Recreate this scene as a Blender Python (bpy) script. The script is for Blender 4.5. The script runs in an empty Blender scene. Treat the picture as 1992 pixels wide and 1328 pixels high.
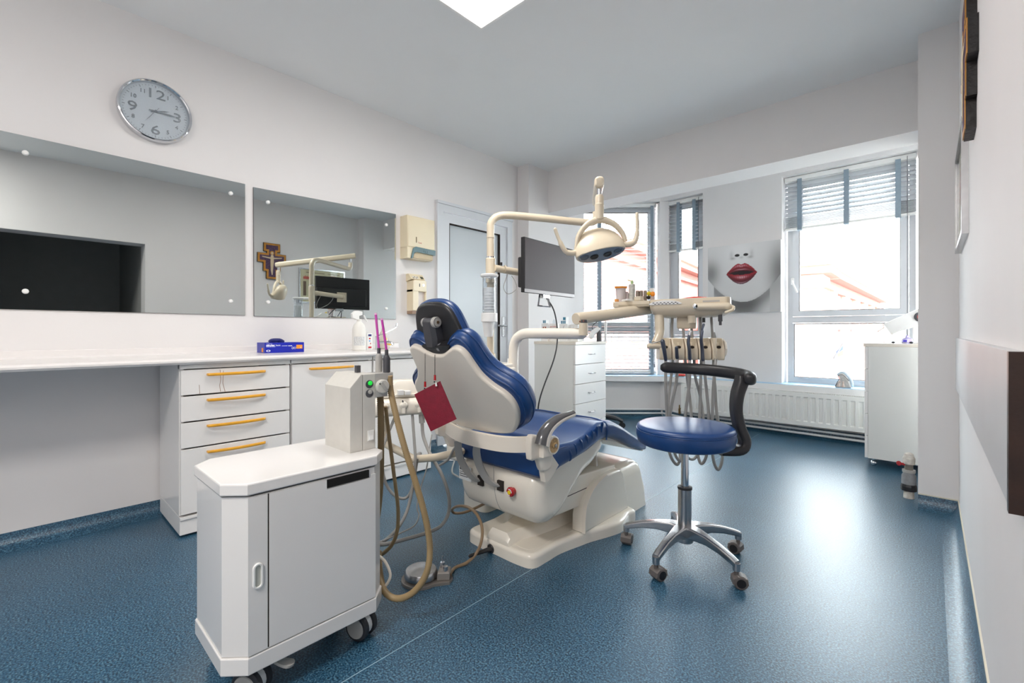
import bpy, bmesh, math, random
from mathutils import Vector, Matrix

random.seed(7)
SC = bpy.context.scene
COL = SC.collection

# ---------------------------------------------------------------- camera, sky, exposure
cd = bpy.data.cameras.new('camera')
cam = bpy.data.objects.new('camera', cd)
COL.objects.link(cam)
cam.location = (0, 0, 1.0)
cam.rotation_euler = (math.pi/2, 0, math.radians(42.6))
cd.sensor_width = 36.0
cd.lens = 885.0/1992*36.0
cd.shift_y = -19.0/1992
cd.clip_start = 0.02
SC.camera = cam
SC.view_settings.view_transform = 'Standard'
SC.view_settings.look = 'None'
SC.view_settings.gamma = 1.0
SC.view_settings.use_curve_mapping = False
SC.view_settings.exposure = 0.5
world = bpy.data.worlds.new('overcast_sky')
SC.world = world
world.use_nodes = True
bg = world.node_tree.nodes['Background']
bg.inputs[0].default_value = (0.93, 0.97, 1.0, 1)
bg.inputs[1].default_value = 12.0
SC.cycles.max_bounces = 14
SC.cycles.diffuse_bounces = 8
SC.cycles.glossy_bounces = 6
SC.cycles.transparent_max_bounces = 24
SC.cycles.sample_clamp_indirect = 8.0

# square LED panel in the ceiling, plus a fill panel added behind the camera
for lx, ly, le in ((-1.52, 1.43, 17), (-.6, -1.05, 41)):
    ld = bpy.data.lights.new('panel_light', 'AREA')
    ld.shape = 'SQUARE'; ld.size = 0.56; ld.energy = le; ld.color = (1.0, 0.955, 0.915)
    lo = bpy.data.objects.new('panel_light', ld); COL.objects.link(lo)
    lo.location = (lx, ly, 2.655)

# ---------------------------------------------------------------- helpers
def lin(c):
    return tuple(((x/255)/12.92 if x/255 <= .04045 else ((x/255+.055)/1.055)**2.4) for x in c)

def mat(name, col, rough=.5, metal=0., noise=None, bump=None, coat=0., spec=.5, alpha=1., emit=None, trans=0., sss=0.):
    m = bpy.data.materials.new(name); m.use_nodes = True
    nt = m.node_tree; N = nt.nodes; L = nt.links; b = N['Principled BSDF']
    c = lin(col)
    b.inputs['Base Color'].default_value = (*c, 1)
    b.inputs['Roughness'].default_value = rough
    b.inputs['Metallic'].default_value = metal
    b.inputs['Specular IOR Level'].default_value = spec
    b.inputs['Coat Weight'].default_value = coat
    b.inputs['Coat Roughness'].default_value = .08
    b.inputs['Alpha'].default_value = alpha
    b.inputs['Transmission Weight'].default_value = trans
    if emit:
        b.inputs['Emission Color'].default_value = (*lin(emit[0]), 1)
        b.inputs['Emission Strength'].default_value = emit[1]
    tc = N.new('ShaderNodeTexCoord')
    if noise is None: noise = (9., .03)
    if noise:
        sc, am = noise[0], noise[1]
        n = N.new('ShaderNodeTexNoise'); n.inputs['Scale'].default_value = sc; n.inputs['Detail'].default_value = 5
        L.new(tc.outputs['Object'], n.inputs['Vector'])
        mr = N.new('ShaderNodeMapRange')
        mr.inputs[1].default_value = .3; mr.inputs[2].default_value = .7
        mr.inputs[3].default_value = 1-am; mr.inputs[4].default_value = 1+am
        L.new(n.outputs['Fac'], mr.inputs[0])
        mx = N.new('ShaderNodeMix'); mx.data_type = 'RGBA'; mx.blend_type = 'MULTIPLY'; mx.inputs[0].default_value = 1
        mx.inputs[6].default_value = (*c, 1)
        L.new(mr.outputs[0], mx.inputs[7]); L.new(mx.outputs[2], b.inputs['Base Color'])
    if bump:
        n2 = N.new('ShaderNodeTexNoise'); n2.inputs['Scale'].default_value = bump[0]; n2.inputs['Detail'].default_value = 4
        L.new(tc.outputs['Object'], n2.inputs['Vector'])
        bp = N.new('ShaderNodeBump'); bp.inputs['Strength'].default_value = bump[1]; bp.inputs['Distance'].default_value = .002 if len(bump) < 3 else bump[2]
        L.new(n2.outputs['Fac'], bp.inputs['Height']); L.new(bp.outputs[0], b.inputs['Normal'])
    return m

def glassmat(name, tint=(255, 255, 255), refl=.08, rough=0.02):
    m = bpy.data.materials.new(name); m.use_nodes = True
    nt = m.node_tree; N = nt.nodes; L = nt.links
    for n in list(N): N.remove(n)
    o = N.new('ShaderNodeOutputMaterial'); t = N.new('ShaderNodeBsdfTransparent'); g = N.new('ShaderNodeBsdfGlossy')
    t.inputs[0].default_value = (*lin(tint), 1); g.inputs['Roughness'].default_value = rough
    mx = N.new('ShaderNodeMixShader'); f = N.new('ShaderNodeFresnel'); f.inputs[0].default_value = 1.45
    mp = N.new('ShaderNodeMath'); mp.operation = 'MULTIPLY'; mp.inputs[1].default_value = refl*12
    L.new(f.outputs[0], mp.inputs[0]); L.new(mp.outputs[0], mx.inputs[0])
    L.new(t.outputs[0], mx.inputs[1]); L.new(g.outputs[0], mx.inputs[2]); L.new(mx.outputs[0], o.inputs[0])
    return m

def cr(pts, k=8):
    """Catmull-Rom through points (any dimension)."""
    P = [Vector(p) for p in pts]; out = []
    for i in range(len(P)-1):
        p0 = P[i-1] if i else P[0]*2-P[1]
        p1, p2 = P[i], P[i+1]
        p3 = P[i+2] if i+2 < len(P) else P[-1]*2-P[-2]
        for j in range(k):
            t = j/k
            out.append(.5*((2*p1)+(p2-p0)*t+(2*p0-5*p1+4*p2-p3)*t*t+(3*p1-p0-3*p2+p3)*t**3))
    out.append(P[-1]); return out

def crc(pts, k=6):
    """closed Catmull-Rom"""
    P = [Vector(p) for p in pts]; n = len(P); out = []
    for i in range(n):
        p0, p1, p2, p3 = P[i-1], P[i], P[(i+1) % n], P[(i+2) % n]
        for j in range(k):
            t = j/k
            out.append(.5*((2*p1)+(p2-p0)*t+(2*p0-5*p1+4*p2-p3)*t*t+(3*p1-p0-3*p2+p3)*t**3))
    return out

def fr(o=(0, 0, 0), x=(1, 0, 0), y=None, z=None):
    """frame matrix: two given axes, third by cross product"""
    x = Vector(x).normalized()
    if y is not None:
        y = Vector(y).normalized(); zz = x.cross(y).normalized(); y = zz.cross(x)
    else:
        zz = Vector(z).normalized(); y = zz.cross(x).normalized(); zz = x.cross(y)
    M = Matrix(((x.x, y.x, zz.x, o[0]), (x.y, y.y, zz.y, o[1]), (x.z, y.z, zz.z, o[2]), (0, 0, 0, 1)))
    return M

def rr(w, h, r, n=5, cx=0., cy=0.):
    """rounded rectangle outline"""
    out = []
    for (sx, sy, a0) in ((1, 1, 0), (-1, 1, 90), (-1, -1, 180), (1, -1, 270)):
        for i in range(n+1):
            a = math.radians(a0+90*i/n)
            out.append((cx+sx*(w/2-r)+r*math.cos(a), cy+sy*(h/2-r)+r*math.sin(a)))
    return out

def circ(r, n=24, cx=0., cy=0.):
    return [(cx+r*math.cos(2*math.pi*i/n), cy+r*math.sin(2*math.pi*i/n)) for i in range(n)]

def inset(o, d):
    o = [(p[0], p[1]) for p in o]
    if sum(o[i-1][0]*o[i][1]-o[i][0]*o[i-1][1] for i in range(len(o))) < 0: o = o[::-1]
    n = len(o); out = []
    for i in range(n):
        a, b, c = o[i-1], o[i], o[(i+1) % n]
        e1 = (b[0]-a[0], b[1]-a[1]); e2 = (c[0]-b[0], c[1]-b[1])
        l1 = math.hypot(*e1) or 1e-9; l2 = math.hypot(*e2) or 1e-9
        nx, ny = -(e1[1]/l1+e2[1]/l2), (e1[0]/l1+e2[0]/l2)
        l = math.hypot(nx, ny) or 1e-9
        nx /= l; ny /= l
        c_ = max(.5, nx*(-e1[1]/l1)+ny*(e1[0]/l1))
        out.append((b[0]+nx*d/c_, b[1]+ny*d/c_))
    return out

class MB:
    def __init__(s): s.v = []; s.f = []
    def add(s, vs, fs, M=None):
        o = len(s.v)
        s.v += [tuple(M @ Vector(v)) if M else tuple(v) for v in vs]
        s.f += [tuple(i+o for i in f) for f in fs]
        return s
    def box(s, x0, x1, y0, y1, z0, z1, M=None):
        v = [(x, y, z) for z in (z0, z1) for y in (y0, y1) for x in (x0, x1)]
        return s.add(v, [(0, 2, 3, 1), (4, 5, 7, 6), (0, 1, 5, 4), (2, 6, 7, 3), (0, 4, 6, 2), (1, 3, 7, 5)], M)
    def rbox(s, x0, x1, y0, y1, z0, z1, r=.004, M=None, seg=2):
        """box with rounded edges"""
        r = min(r, (x1-x0)*.45, (y1-y0)*.45, (z1-z0)*.45)
        o = rr(x1-x0, y1-y0, r, seg+1, (x0+x1)/2, (y0+y1)/2)
        return s.slab(o, z0, z1, r*.95, r*.95, seg, M)
    def slab(s, o, z0, z1, r0=0., r1=0., seg=3, M=None):
        o = [(p[0], p[1]) for p in o]
        area = sum(o[i-1][0]*o[i][1]-o[i][0]*o[i-1][1] for i in range(len(o)))
        if area < 0: o = o[::-1]
        rings = []
        if r0 > 0:
            for i in range(seg): a = math.pi/2*i/seg; rings.append((inset(o, r0*(1-math.sin(a))), z0+r0*(1-math.cos(a))))
            rings.append((o, z0+r0))
        else: rings.append((o, z0))
        if r1 > 0:
            rings.append((o, z1-r1))
            for i in range(1, seg+1): a = math.pi/2*i/seg; rings.append((inset(o, r1*(1-math.cos(a))), z1-r1+r1*math.sin(a)))
        else: rings.append((o, z1))
        return s.loft([[(p[0], p[1], z) for p in rg] for rg, z in rings], M=M)
    def loft(s, rings, cap=True, M=None, closed=True):
        n = len(rings[0]); v = [p for rg in rings for p in rg]; f = []
        for k in range(len(rings)-1):
            for i in range(n if closed else n-1):
                j = (i+1) % n
                f.append((k*n+i, k*n+j, (k+1)*n+j, (k+1)*n+i))
        if cap:
            f.append(tuple(range(n))[::-1]); f.append(tuple((len(rings)-1)*n+i for i in range(n)))
        return s.add(v, f, M)
    def tube(s, pts, r, n=12, cap=True, M=None, rnd=False):
        P = [Vector(p) for p in pts]; m = len(P)
        R = r if isinstance(r, (list, tuple)) else [r]*m
        T = [(P[min(i+1, m-1)]-P[max(i-1, 0)]).normalized() for i in range(m)]
        up = Vector((0, 0, 1)) if abs(T[0].z) < .9 else Vector((1, 0, 0))
        u = T[0].cross(up).normalized(); rings = []
        def ring(p, t, u, r):
            w = t.cross(u)
            return [tuple(p+u*(r*math.cos(2*math.pi*i/n))+w*(r*math.sin(2*math.pi*i/n))) for i in range(n)]
        for i in range(m):
            if i:
                u = (u-T[i]*u.dot(T[i]))
                u = u.normalized() if u.length > 1e-6 else T[i].orthogonal().normalized()
            if rnd and i == 0:
                for k in (0, 1, 2): a = math.pi/2*k/3; rings.append(ring(P[0]-T[0]*R[0]*math.cos(a), T[0], u, max(R[0]*math.sin(a), 1e-4)))
            rings.append(ring(P[i], T[i], u, R[i]))
            if rnd and i == m-1:
                for k in (2, 1, 0): a = math.pi/2*k/3; rings.append(ring(P[i]+T[i]*R[i]*math.cos(a), T[i], u, max(R[i]*math.sin(a), 1e-4)))
        return s.loft(rings, cap, M)
    def cyl(s, a, b, r, r2=None, n=20, rnd=False):
        return s.tube([a, b], [r, r if r2 is None else r2], n, True, rnd=rnd)
    def lathe(s, prof, n=28, M=None):
        ring = prof[0][0] > 1e-3 and prof[-1][0] > 1e-3
        if ring: prof = list(prof)+[prof[0]]
        rings = [[(max(r, 1e-4)*math.cos(2*math.pi*i/n), max(r, 1e-4)*math.sin(2*math.pi*i/n), z) for i in range(n)] for r, z in prof]
        return s.loft(rings, not ring, M)
    def ball(s, c, r, n=14, M=None):
        sx, sy, sz = r if isinstance(r, tuple) else (r, r, r)
        rings = []
        m = max(6, n//2)
        for k in range(m+1):
            a = -math.pi/2+math.pi*k/m; q = max(math.cos(a), 1e-3)
            rings.append([(c[0]+sx*q*math.cos(2*math.pi*i/n), c[1]+sy*q*math.sin(2*math.pi*i/n), c[2]+sz*math.sin(a)) for i in range(n)])
        return s.loft(rings, True, M)
    def strip(s, pts, w, t, side):
        """bent flat bar: path pts, width w along vector side, thickness t"""
        P = [Vector(p) for p in pts]; sd = Vector(side).normalized(); rings = []
        for i, p in enumerate(P):
            tg = (P[min(i+1, len(P)-1)]-P[max(i-1, 0)]).normalized()
            nn = tg.cross(sd).normalized()
            rings.append([tuple(p+sd*a*w/2+nn*b*t/2) for a, b in ((1, 1), (-1, 1), (-1, -1), (1, -1))])
        return s.loft(rings)

RM = {}
def mesh(mb, name, smooth=True, angle=32, Mi=None):
    me = bpy.data.meshes.new(name)
    vs = [tuple(Mi @ Vector(v)) for v in mb.v] if Mi is not None else mb.v
    me.from_pydata(vs, [], mb.f)
    bm = bmesh.new(); bm.from_mesh(me)
    bmesh.ops.recalc_face_normals(bm, faces=bm.faces[:])
    bm.to_mesh(me); bm.free()
    if smooth:
        me.polygons.foreach_set('use_smooth', [True]*len(me.polygons))
        me.set_sharp_from_angle(angle=math.radians(angle))
    me.update(); return me

def thing(name, label=None, cat=None, loc=(0, 0, 0), rz=0., group=None, kind=None):
    o = bpy.data.objects.new(name, None); COL.objects.link(o)
    o.empty_display_size = .05
    o.location = loc; o.rotation_euler = (0, 0, rz)
    RM[o.name] = Matrix.Translation(loc) @ Matrix.Rotation(rz, 4, 'Z')
    if label: o['label'] = label
    if cat: o['category'] = cat
    if group: o['group'] = group
    if kind: o['kind'] = kind
    return o

def wn(o, smooth):
    if smooth and len(o.data.polygons) < 6000:
        w = o.modifiers.new('weighted_normals', 'WEIGHTED_NORMAL'); w.keep_sharp = True; w.weight = 70

def part(name, mb, m, parent, local=False, smooth=True, angle=32, label=None, kind=None):
    """a part (or sub-part): world coordinates unless local"""
    W = RM[parent.name]
    me = mesh(mb, name, smooth, angle, None if local else W.inverted())
    o = bpy.data.objects.new(name, me); COL.objects.link(o)
    me.materials.append(m); o.parent = parent
    wn(o, smooth)
    RM[o.name] = W
    if label: o['label'] = label
    if kind: o['kind'] = kind
    return o

def share(src, parent, off):
    """same mesh again, moved by off, as a part of parent"""
    o = src.copy(); COL.objects.link(o); o.parent = parent
    o.location = Vector(src.location)+Vector(off); RM[o.name] = RM[src.name] @ Matrix.Translation(off)
    return o

def solo(name, mb, m, label=None, cat=None, group=None, kind=None, smooth=True, angle=32, base=True):
    xs = [v[0] for v in mb.v]; ys = [v[1] for v in mb.v]; zs = [v[2] for v in mb.v]
    c = ((min(xs)+max(xs))/2, (min(ys)+max(ys))/2, min(zs)) if base else (0, 0, 0)
    me = mesh(mb, name, smooth, angle, Matrix.Translation(c).inverted())
    o = bpy.data.objects.new(name, me); COL.objects.link(o); o.location = c
    me.materials.append(m)
    wn(o, smooth)
    RM[o.name] = Matrix.Translation(c)
    if label: o['label'] = label
    if cat: o['category'] = cat
    if group: o['group'] = group
    if kind: o['kind'] = kind
    return o

def text(name, s, size, M, m, parent, ext=.0003, off=0., align='LEFT', sx=1.):
    cu = bpy.data.curves.new(name, 'FONT'); cu.body = s; cu.size = size; cu.extrude = ext; cu.offset = off
    cu.align_x = align; cu.resolution_u = 2
    t = bpy.data.objects.new(name, cu)
    me = bpy.data.meshes.new_from_object(t)
    bpy.data.objects.remove(t); bpy.data.curves.remove(cu)
    me.name = name; me.materials.clear(); me.materials.append(m)
    me.transform(RM[parent.name].inverted() @ M @ Matrix.Diagonal((sx, 1, 1, 1)))
    o = bpy.data.objects.new(name, me); COL.objects.link(o)
    o.parent = parent
    return o

def dup(root, loc, rz=None, label=None, group=None):
    r = root.copy(); COL.objects.link(r); r.location = loc
    if rz is not None: r.rotation_euler = (0, 0, rz)
    if label: r['label'] = label
    if group: r['group'] = group
    for ch in list(root.children):
        c = ch.copy(); COL.objects.link(c); c.parent = r
        for g in list(ch.children):
            d = g.copy(); COL.objects.link(d); d.parent = c
    return r

# ---------------------------------------------------------------- materials
M_WALL = mat('white_wall_paint', (226, 223, 222), .75, noise=(2.2, .015), bump=(60, .12))
M_CEIL = mat('ceiling_paint', (234, 235, 235), .85, noise=(2, .01))
M_TRIMW = mat('white_lacquer_trim', (230, 230, 230), .3)
M_PVC = mat('white_window_plastic', (212, 215, 219), .3, noise=(5, .01))
M_CREAM = mat('cream_plastic', (239, 232, 219), .22, noise=(4, .02), coat=.35)
M_SHELL = mat('pale_beige_shell_plastic', (230, 222, 210), .3, noise=(5, .03), coat=.2)
M_TAN = mat('beige_plastic', (216, 203, 180), .3, noise=(6, .02), coat=.2)
M_CART = mat('offwhite_lacquered_steel', (230, 228, 226), .16, noise=(3, .015), coat=.4)
M_CONS = mat('pale_grey_enamel', (206, 203, 196), .35, noise=(40, .02), bump=(300, .05))
M_CAB = mat('white_laminate', (232, 230, 228), .28, noise=(2, .012))
M_CABG = mat('white_cabinet_laminate', (226, 226, 222), .35, noise=(2, .012))
M_COUNTER = mat('white_worktop', (232, 228, 226), .22, noise=(30, .012))
M_GAP = mat('dark_gap', (48, 42, 38), .9)
M_GOLD = mat('golden_yellow_handle', (232, 168, 48), .3, noise=(20, .08), coat=.4)
M_VINYL = mat('blue_vinyl', (20, 62, 118), .36, noise=(14, .09), bump=(420, .12), spec=.55)
M_BLACKP = mat('black_plastic', (38, 38, 41), .38, noise=(20, .1))
M_DGREY = mat('dark_grey_plastic', (72, 72, 77), .42, noise=(14, .05))
M_ARMPAD = mat('glossy_grey_pad', (84, 84, 86), .2, noise=(5, .03), coat=.4)
M_LGREY = mat('light_grey_metal_paint', (176, 174, 170), .35, noise=(12, .03))
M_STEEL = mat('brushed_aluminium', (186, 186, 188), .26, 1., noise=(40, .06))
M_CHROME = mat('chrome', (214, 216, 220), .08, 1., noise=(10, .02))
M_CASTER = mat('brown_grey_caster_plastic', (98, 92, 89), .5)
M_TYRE = mat('dark_tyre_rubber', (42, 44, 50), .55)
M_RED = mat('crimson_leatherette', (128, 14, 42), .55, noise=(40, .12), bump=(260, .3))
M_REDP = mat('glossy_red_plastic', (176, 26, 34), .25, coat=.4)
M_YEL = mat('yellow_plastic', (232, 206, 40), .35)
M_TUBE = mat('grey_silicone_hose', (158, 156, 152), .4, noise=(20, .04))
M_HOSE = mat('tan_corrugated_hose', (150, 128, 92), .45, noise=(20, .06))
M_SALMON = mat('brown_supply_cable', (142, 118, 90), .35, noise=(20, .05))
M_MIRROR = mat('mirror_silver', (212, 218, 217), .015, 1., noise=False)
M_WHITE = mat('white_plastic', (238, 238, 236), .3)
M_PAPER = mat('white_card', (240, 240, 238), .6)
M_BLUEC = mat('glove_box_blue_card', (18, 34, 168), .35, noise=(8, .05))
M_ORANGE = mat('orange_print', (245, 150, 40), .5)
M_INKW = mat('white_print', (246, 246, 250), .5)
M_INKK = mat('black_print', (30, 30, 34), .6)
M_INKR = mat('red_print', (196, 36, 46), .6)
M_INKB = mat('navy_print', (40, 46, 120), .6)
M_PINK = mat('magenta_straw_plastic', (196, 62, 168), .25, coat=.4)
M_DISP = mat('ivory_dispenser_plastic', (226, 212, 182), .32, noise=(4, .03))
M_TEALP = mat('smoky_teal_plastic', (62, 98, 104), .25, noise=(8, .05))
M_MATTEB = mat('black_matt_plastic', (24, 24, 27), .55)
M_SCREEN = mat('switched_off_screen', (66, 55, 58), .46, noise=(160, .03), spec=.3)
M_WOODD = mat('dark_brown_wood_edge', (44, 24, 16), .35, noise=(22, .3), bump=(90, .3))
M_GILT = mat('gilded_wood', (196, 136, 52), .4, noise=(30, .2), bump=(60, .4))
M_DARKW = mat('charred_black_wood', (26, 22, 22), .5, noise=(40, .4), bump=(50, .8, .006))
M_TAPE = mat('slate_blue_ladder_tape', (140, 156, 168), .8, noise=(50, .05))
M_SLAT = mat('white_blind_slat', (206, 209, 213), .4, noise=(6, .01))
M_RAD = mat('radiator_enamel', (236, 236, 232), .3, noise=(4, .01))
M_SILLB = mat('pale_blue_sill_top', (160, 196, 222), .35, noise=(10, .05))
M_FROST = mat('frosted_door_glass', (196, 202, 206), .22, noise=(1.5, .03))
M_CLEAR = glassmat('clear_plastic', (246, 248, 250), .03)
M_GLASS = glassmat('window_glass', (250, 253, 253), .05)


# ---------------------------------------------------------------- floor material: mottled blue sheet vinyl
def floor_material():
    m = bpy.data.materials.new('mottled_blue_sheet_vinyl'); m.use_nodes = True
    nt = m.node_tree; N = nt.nodes; L = nt.links; b = N['Principled BSDF']
    tc = N.new('ShaderNodeTexCoord')
    n1 = N.new('ShaderNodeTexNoise'); n1.inputs['Scale'].default_value = 170; n1.inputs['Detail'].default_value = 3
    n2 = N.new('ShaderNodeTexNoise'); n2.inputs['Scale'].default_value = 3; n2.inputs['Detail'].default_value = 3
    L.new(tc.outputs['Object'], n1.inputs['Vector']); L.new(tc.outputs['Object'], n2.inputs['Vector'])
    r = N.new('ShaderNodeValToRGB'); e = r.color_ramp.elements
    e[0].position = .33; e[0].color = (*lin((13, 42, 62)), 1)
    e[1].position = .66; e[1].color = (*lin((96, 140, 160)), 1)
    k = e.new(.5); k.color = (*lin((36, 87, 119)), 1)
    L.new(n1.outputs['Fac'], r.inputs[0])
    mx = N.new('ShaderNodeMix'); mx.data_type = 'RGBA'; mx.blend_type = 'MULTIPLY'; mx.inputs[0].default_value = .35
    L.new(r.outputs[0], mx.inputs[6]); L.new(n2.outputs['Fac'], mx.inputs[7]); L.new(mx.outputs[2], b.inputs['Base Color'])
    b.inputs['Roughness'].default_value = .385
    b.inputs['Specular IOR Level'].default_value = .95
    n3 = N.new('ShaderNodeTexNoise'); n3.inputs['Scale'].default_value = 240; n3.inputs['Detail'].default_value = 2
    L.new(tc.outputs['Object'], n3.inputs['Vector'])
    bp = N.new('ShaderNodeBump'); bp.inputs['Strength'].default_value = .35; bp.inputs['Distance'].default_value = .0015
    L.new(n3.outputs['Fac'], bp.inputs['Height']); L.new(bp.outputs[0], b.inputs['Normal'])
    return m
M_FLOOR = floor_material()
M_WELD = mat('pale_weld_line', (138, 168, 184), .4)
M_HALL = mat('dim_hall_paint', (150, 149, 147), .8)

XL, XR, H = -3.14, .115, 2.70
YP, YB, YW = 3.49, 3.82, 5.08     # pillar face, beam face, bay wall
S_ = 'structure'
solo('floor', MB().box(-3.5, 2.2, -2.6, 5.5, -.12, 0), M_FLOOR, kind=S_, base=False)
wl = MB()
for x in (-1.235, ): wl.box(x-.0015, x+.0015, -2.4, 5.05, 0, .0006)
solo('trim_1', wl, M_WELD, kind=S_)
solo('ceiling', MB().box(-3.5, 2.2, -2.6, 5.6, H, H+.12), M_CEIL, kind=S_, base=False)

DY0, DY1, DZ = 2.50, 3.34, 2.05
solo('wall_left', MB().box(XL-.2, XL, -2.5, DY0, 0, H).box(XL-.2, XL, DY1, 4.6, 0, H).box(XL-.2, XL, DY0, DY1, DZ, H), M_WALL, kind=S_, base=False)
solo('column_left', MB().box(XL, -2.99, YP+.01, 4.5, 0, H), M_WALL, kind=S_, base=False)
solo('beam', MB().box(-2.99, .9, YB, YB+.28, 2.262, H), M_WALL, kind=S_, base=False)
solo('pillar', MB().box(-.052, .35, YP, YB+.28, 0, H), M_WALL, kind=S_, base=False)
OY0, OY1, OZ = -.15, .955, 1.967
solo('wall_right', MB().box(XR, XR+.24, OY1, YP, 0, H).box(XR, XR+.24, OY0, OY1, OZ, H).box(XR, XR+.24, -2.5, OY0, 0, H), M_WALL, kind=S_, base=False)
solo('wall_rear', MB().box(XL-.2, XR+.24, -2.6, -2.4, 0, H), M_WALL, kind=S_, base=False)
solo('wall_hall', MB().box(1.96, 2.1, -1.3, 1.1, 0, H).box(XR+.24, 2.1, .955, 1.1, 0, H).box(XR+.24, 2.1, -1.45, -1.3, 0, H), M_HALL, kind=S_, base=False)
M4 = fr((.25, 5.09, 0), (.68, -.735, 0), z=(0, 0, 1))           # right angled bay wall, hidden behind the pillar
WR = 1.0
solo('wall_bay_right', MB().box(-.02, WR+.3, 0, .24, 0, .475, M4).box(-.02, WR+.3, 0, .24, 2.52, H, M4).box(WR-.05, WR+.3, 0, .24, .475, 2.52, M4).box(.34, 1.3, 3.6, 3.84, 0, H).box(.95, 1.25, 3.7, 4.4, 0, H), M_WALL, kind=S_, base=False)

# angled bay wall with window 1
A_ = (-3.0819, 4.3798); B_ = (-2.2869, 5.1108)
WLEN = math.hypot(B_[0]-A_[0], B_[1]-A_[1])
M1 = fr((A_[0], A_[1], 0), (B_[0]-A_[0], B_[1]-A_[1], 0), z=(0, 0, 1))        # y points outward
SZ, TZ = .475, 2.52
solo('wall_bay_left', MB().box(-.35, WLEN+.02, 0, .24, 0, SZ, M1).box(-.35, WLEN+.15, 0, .24, TZ, H, M1).box(-.35, .03, 0, .24, SZ, TZ, M1)
     .box(WLEN-.05, WLEN+.06, 0, .1, SZ, TZ, M1), M_WALL, kind=S_, base=False)
# back bay wall with windows 2 and 3
W2 = (-2.2599, -1.8345); W3 = (-1.0726, -0.0709)
solo('wall_back', MB().box(B_[0]-.1, .27, YW, YW+.26, 0, SZ).box(B_[0]-.1, .27, YW, YW+.26, TZ, H).box(B_[0]-.06, W2[0], YW+.08, YW+.26, SZ, TZ)
     .box(W2[1], W3[0], YW, YW+.26, SZ, TZ).box(W3[1], .27, YW, YW+.26, SZ, TZ), M_WALL, kind=S_, base=False)

# coved skirting in the floor's sheet vinyl
def cove(name, a, b, nrm, h=.072):
    prof = [(0, h), (.004, h), (.006, .05), (.012, .03), (.026, .012), (.05, .003), (.075, .0005), (0, 0)]
    A, B, n = Vector(a), Vector(b), Vector(nrm)
    rings = [[tuple(p+n*u+Vector((0, 0, v))) for u, v in prof] for p in (A, B)]
    return solo(name, MB().loft(rings), M_FLOOR, kind=S_, angle=60, base=False)
cove('baseboard_left', (XL, -2.4, 0), (XL, DY0, 0), (1, 0, 0))
cove('baseboard_right', (XR, OY1, 0), (XR, YP, 0), (-1, 0, 0))
cove('baseboard_pillar', (-.052, YP, 0), (XR, YP, 0), (0, -1, 0))
cove('baseboard_back', (B_[0], YW, 0), (.27, YW, 0), (0, -1, 0), .09)
cove('baseboard_bay', (A_[0], A_[1], 0), (B_[0], B_[1], 0), (0.6769, -0.7361, 0), .09)
solo('trim_2', MB().box(XR-.005, XR, OY1, YP, .072, .078).box(-.052, XR, YP-.005, YP, .072, .078), mat('yellowed_sealant', (214, 208, 190), .5), kind=S_)

# window sill boards
SB = M1 @ Vector((WLEN+.02, -.085, 0)); SA = M1 @ Vector((-.05, -.085, 0)); SC_ = M1 @ Vector((-.05, .2, 0)); SD = M1 @ Vector((WLEN+.05, .2, 0))
sill = thing('window_sill', 'long white window sill with pale blue top running round the bay', 'sill', (B_[0], B_[1], .44))
YS = YW-.1
part('sill_board', MB().slab([(SA.x, SA.y), (SB.x, YS), (.2, YS), (.3, YW+.2), (SD.x, YW+.2), (SC_.x, SC_.y)], .435, .492), M_TRIMW, sill)
part('sill_top', MB().slab([(SA.x+.01, SA.y+.02), (SB.x, YS+.012), (.2, YS+.012), (.3, YW+.2), (SD.x, YW+.2), (SC_.x, SC_.y)], .492, .497), M_SILLB, sill, label='pale blue sill top')

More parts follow.
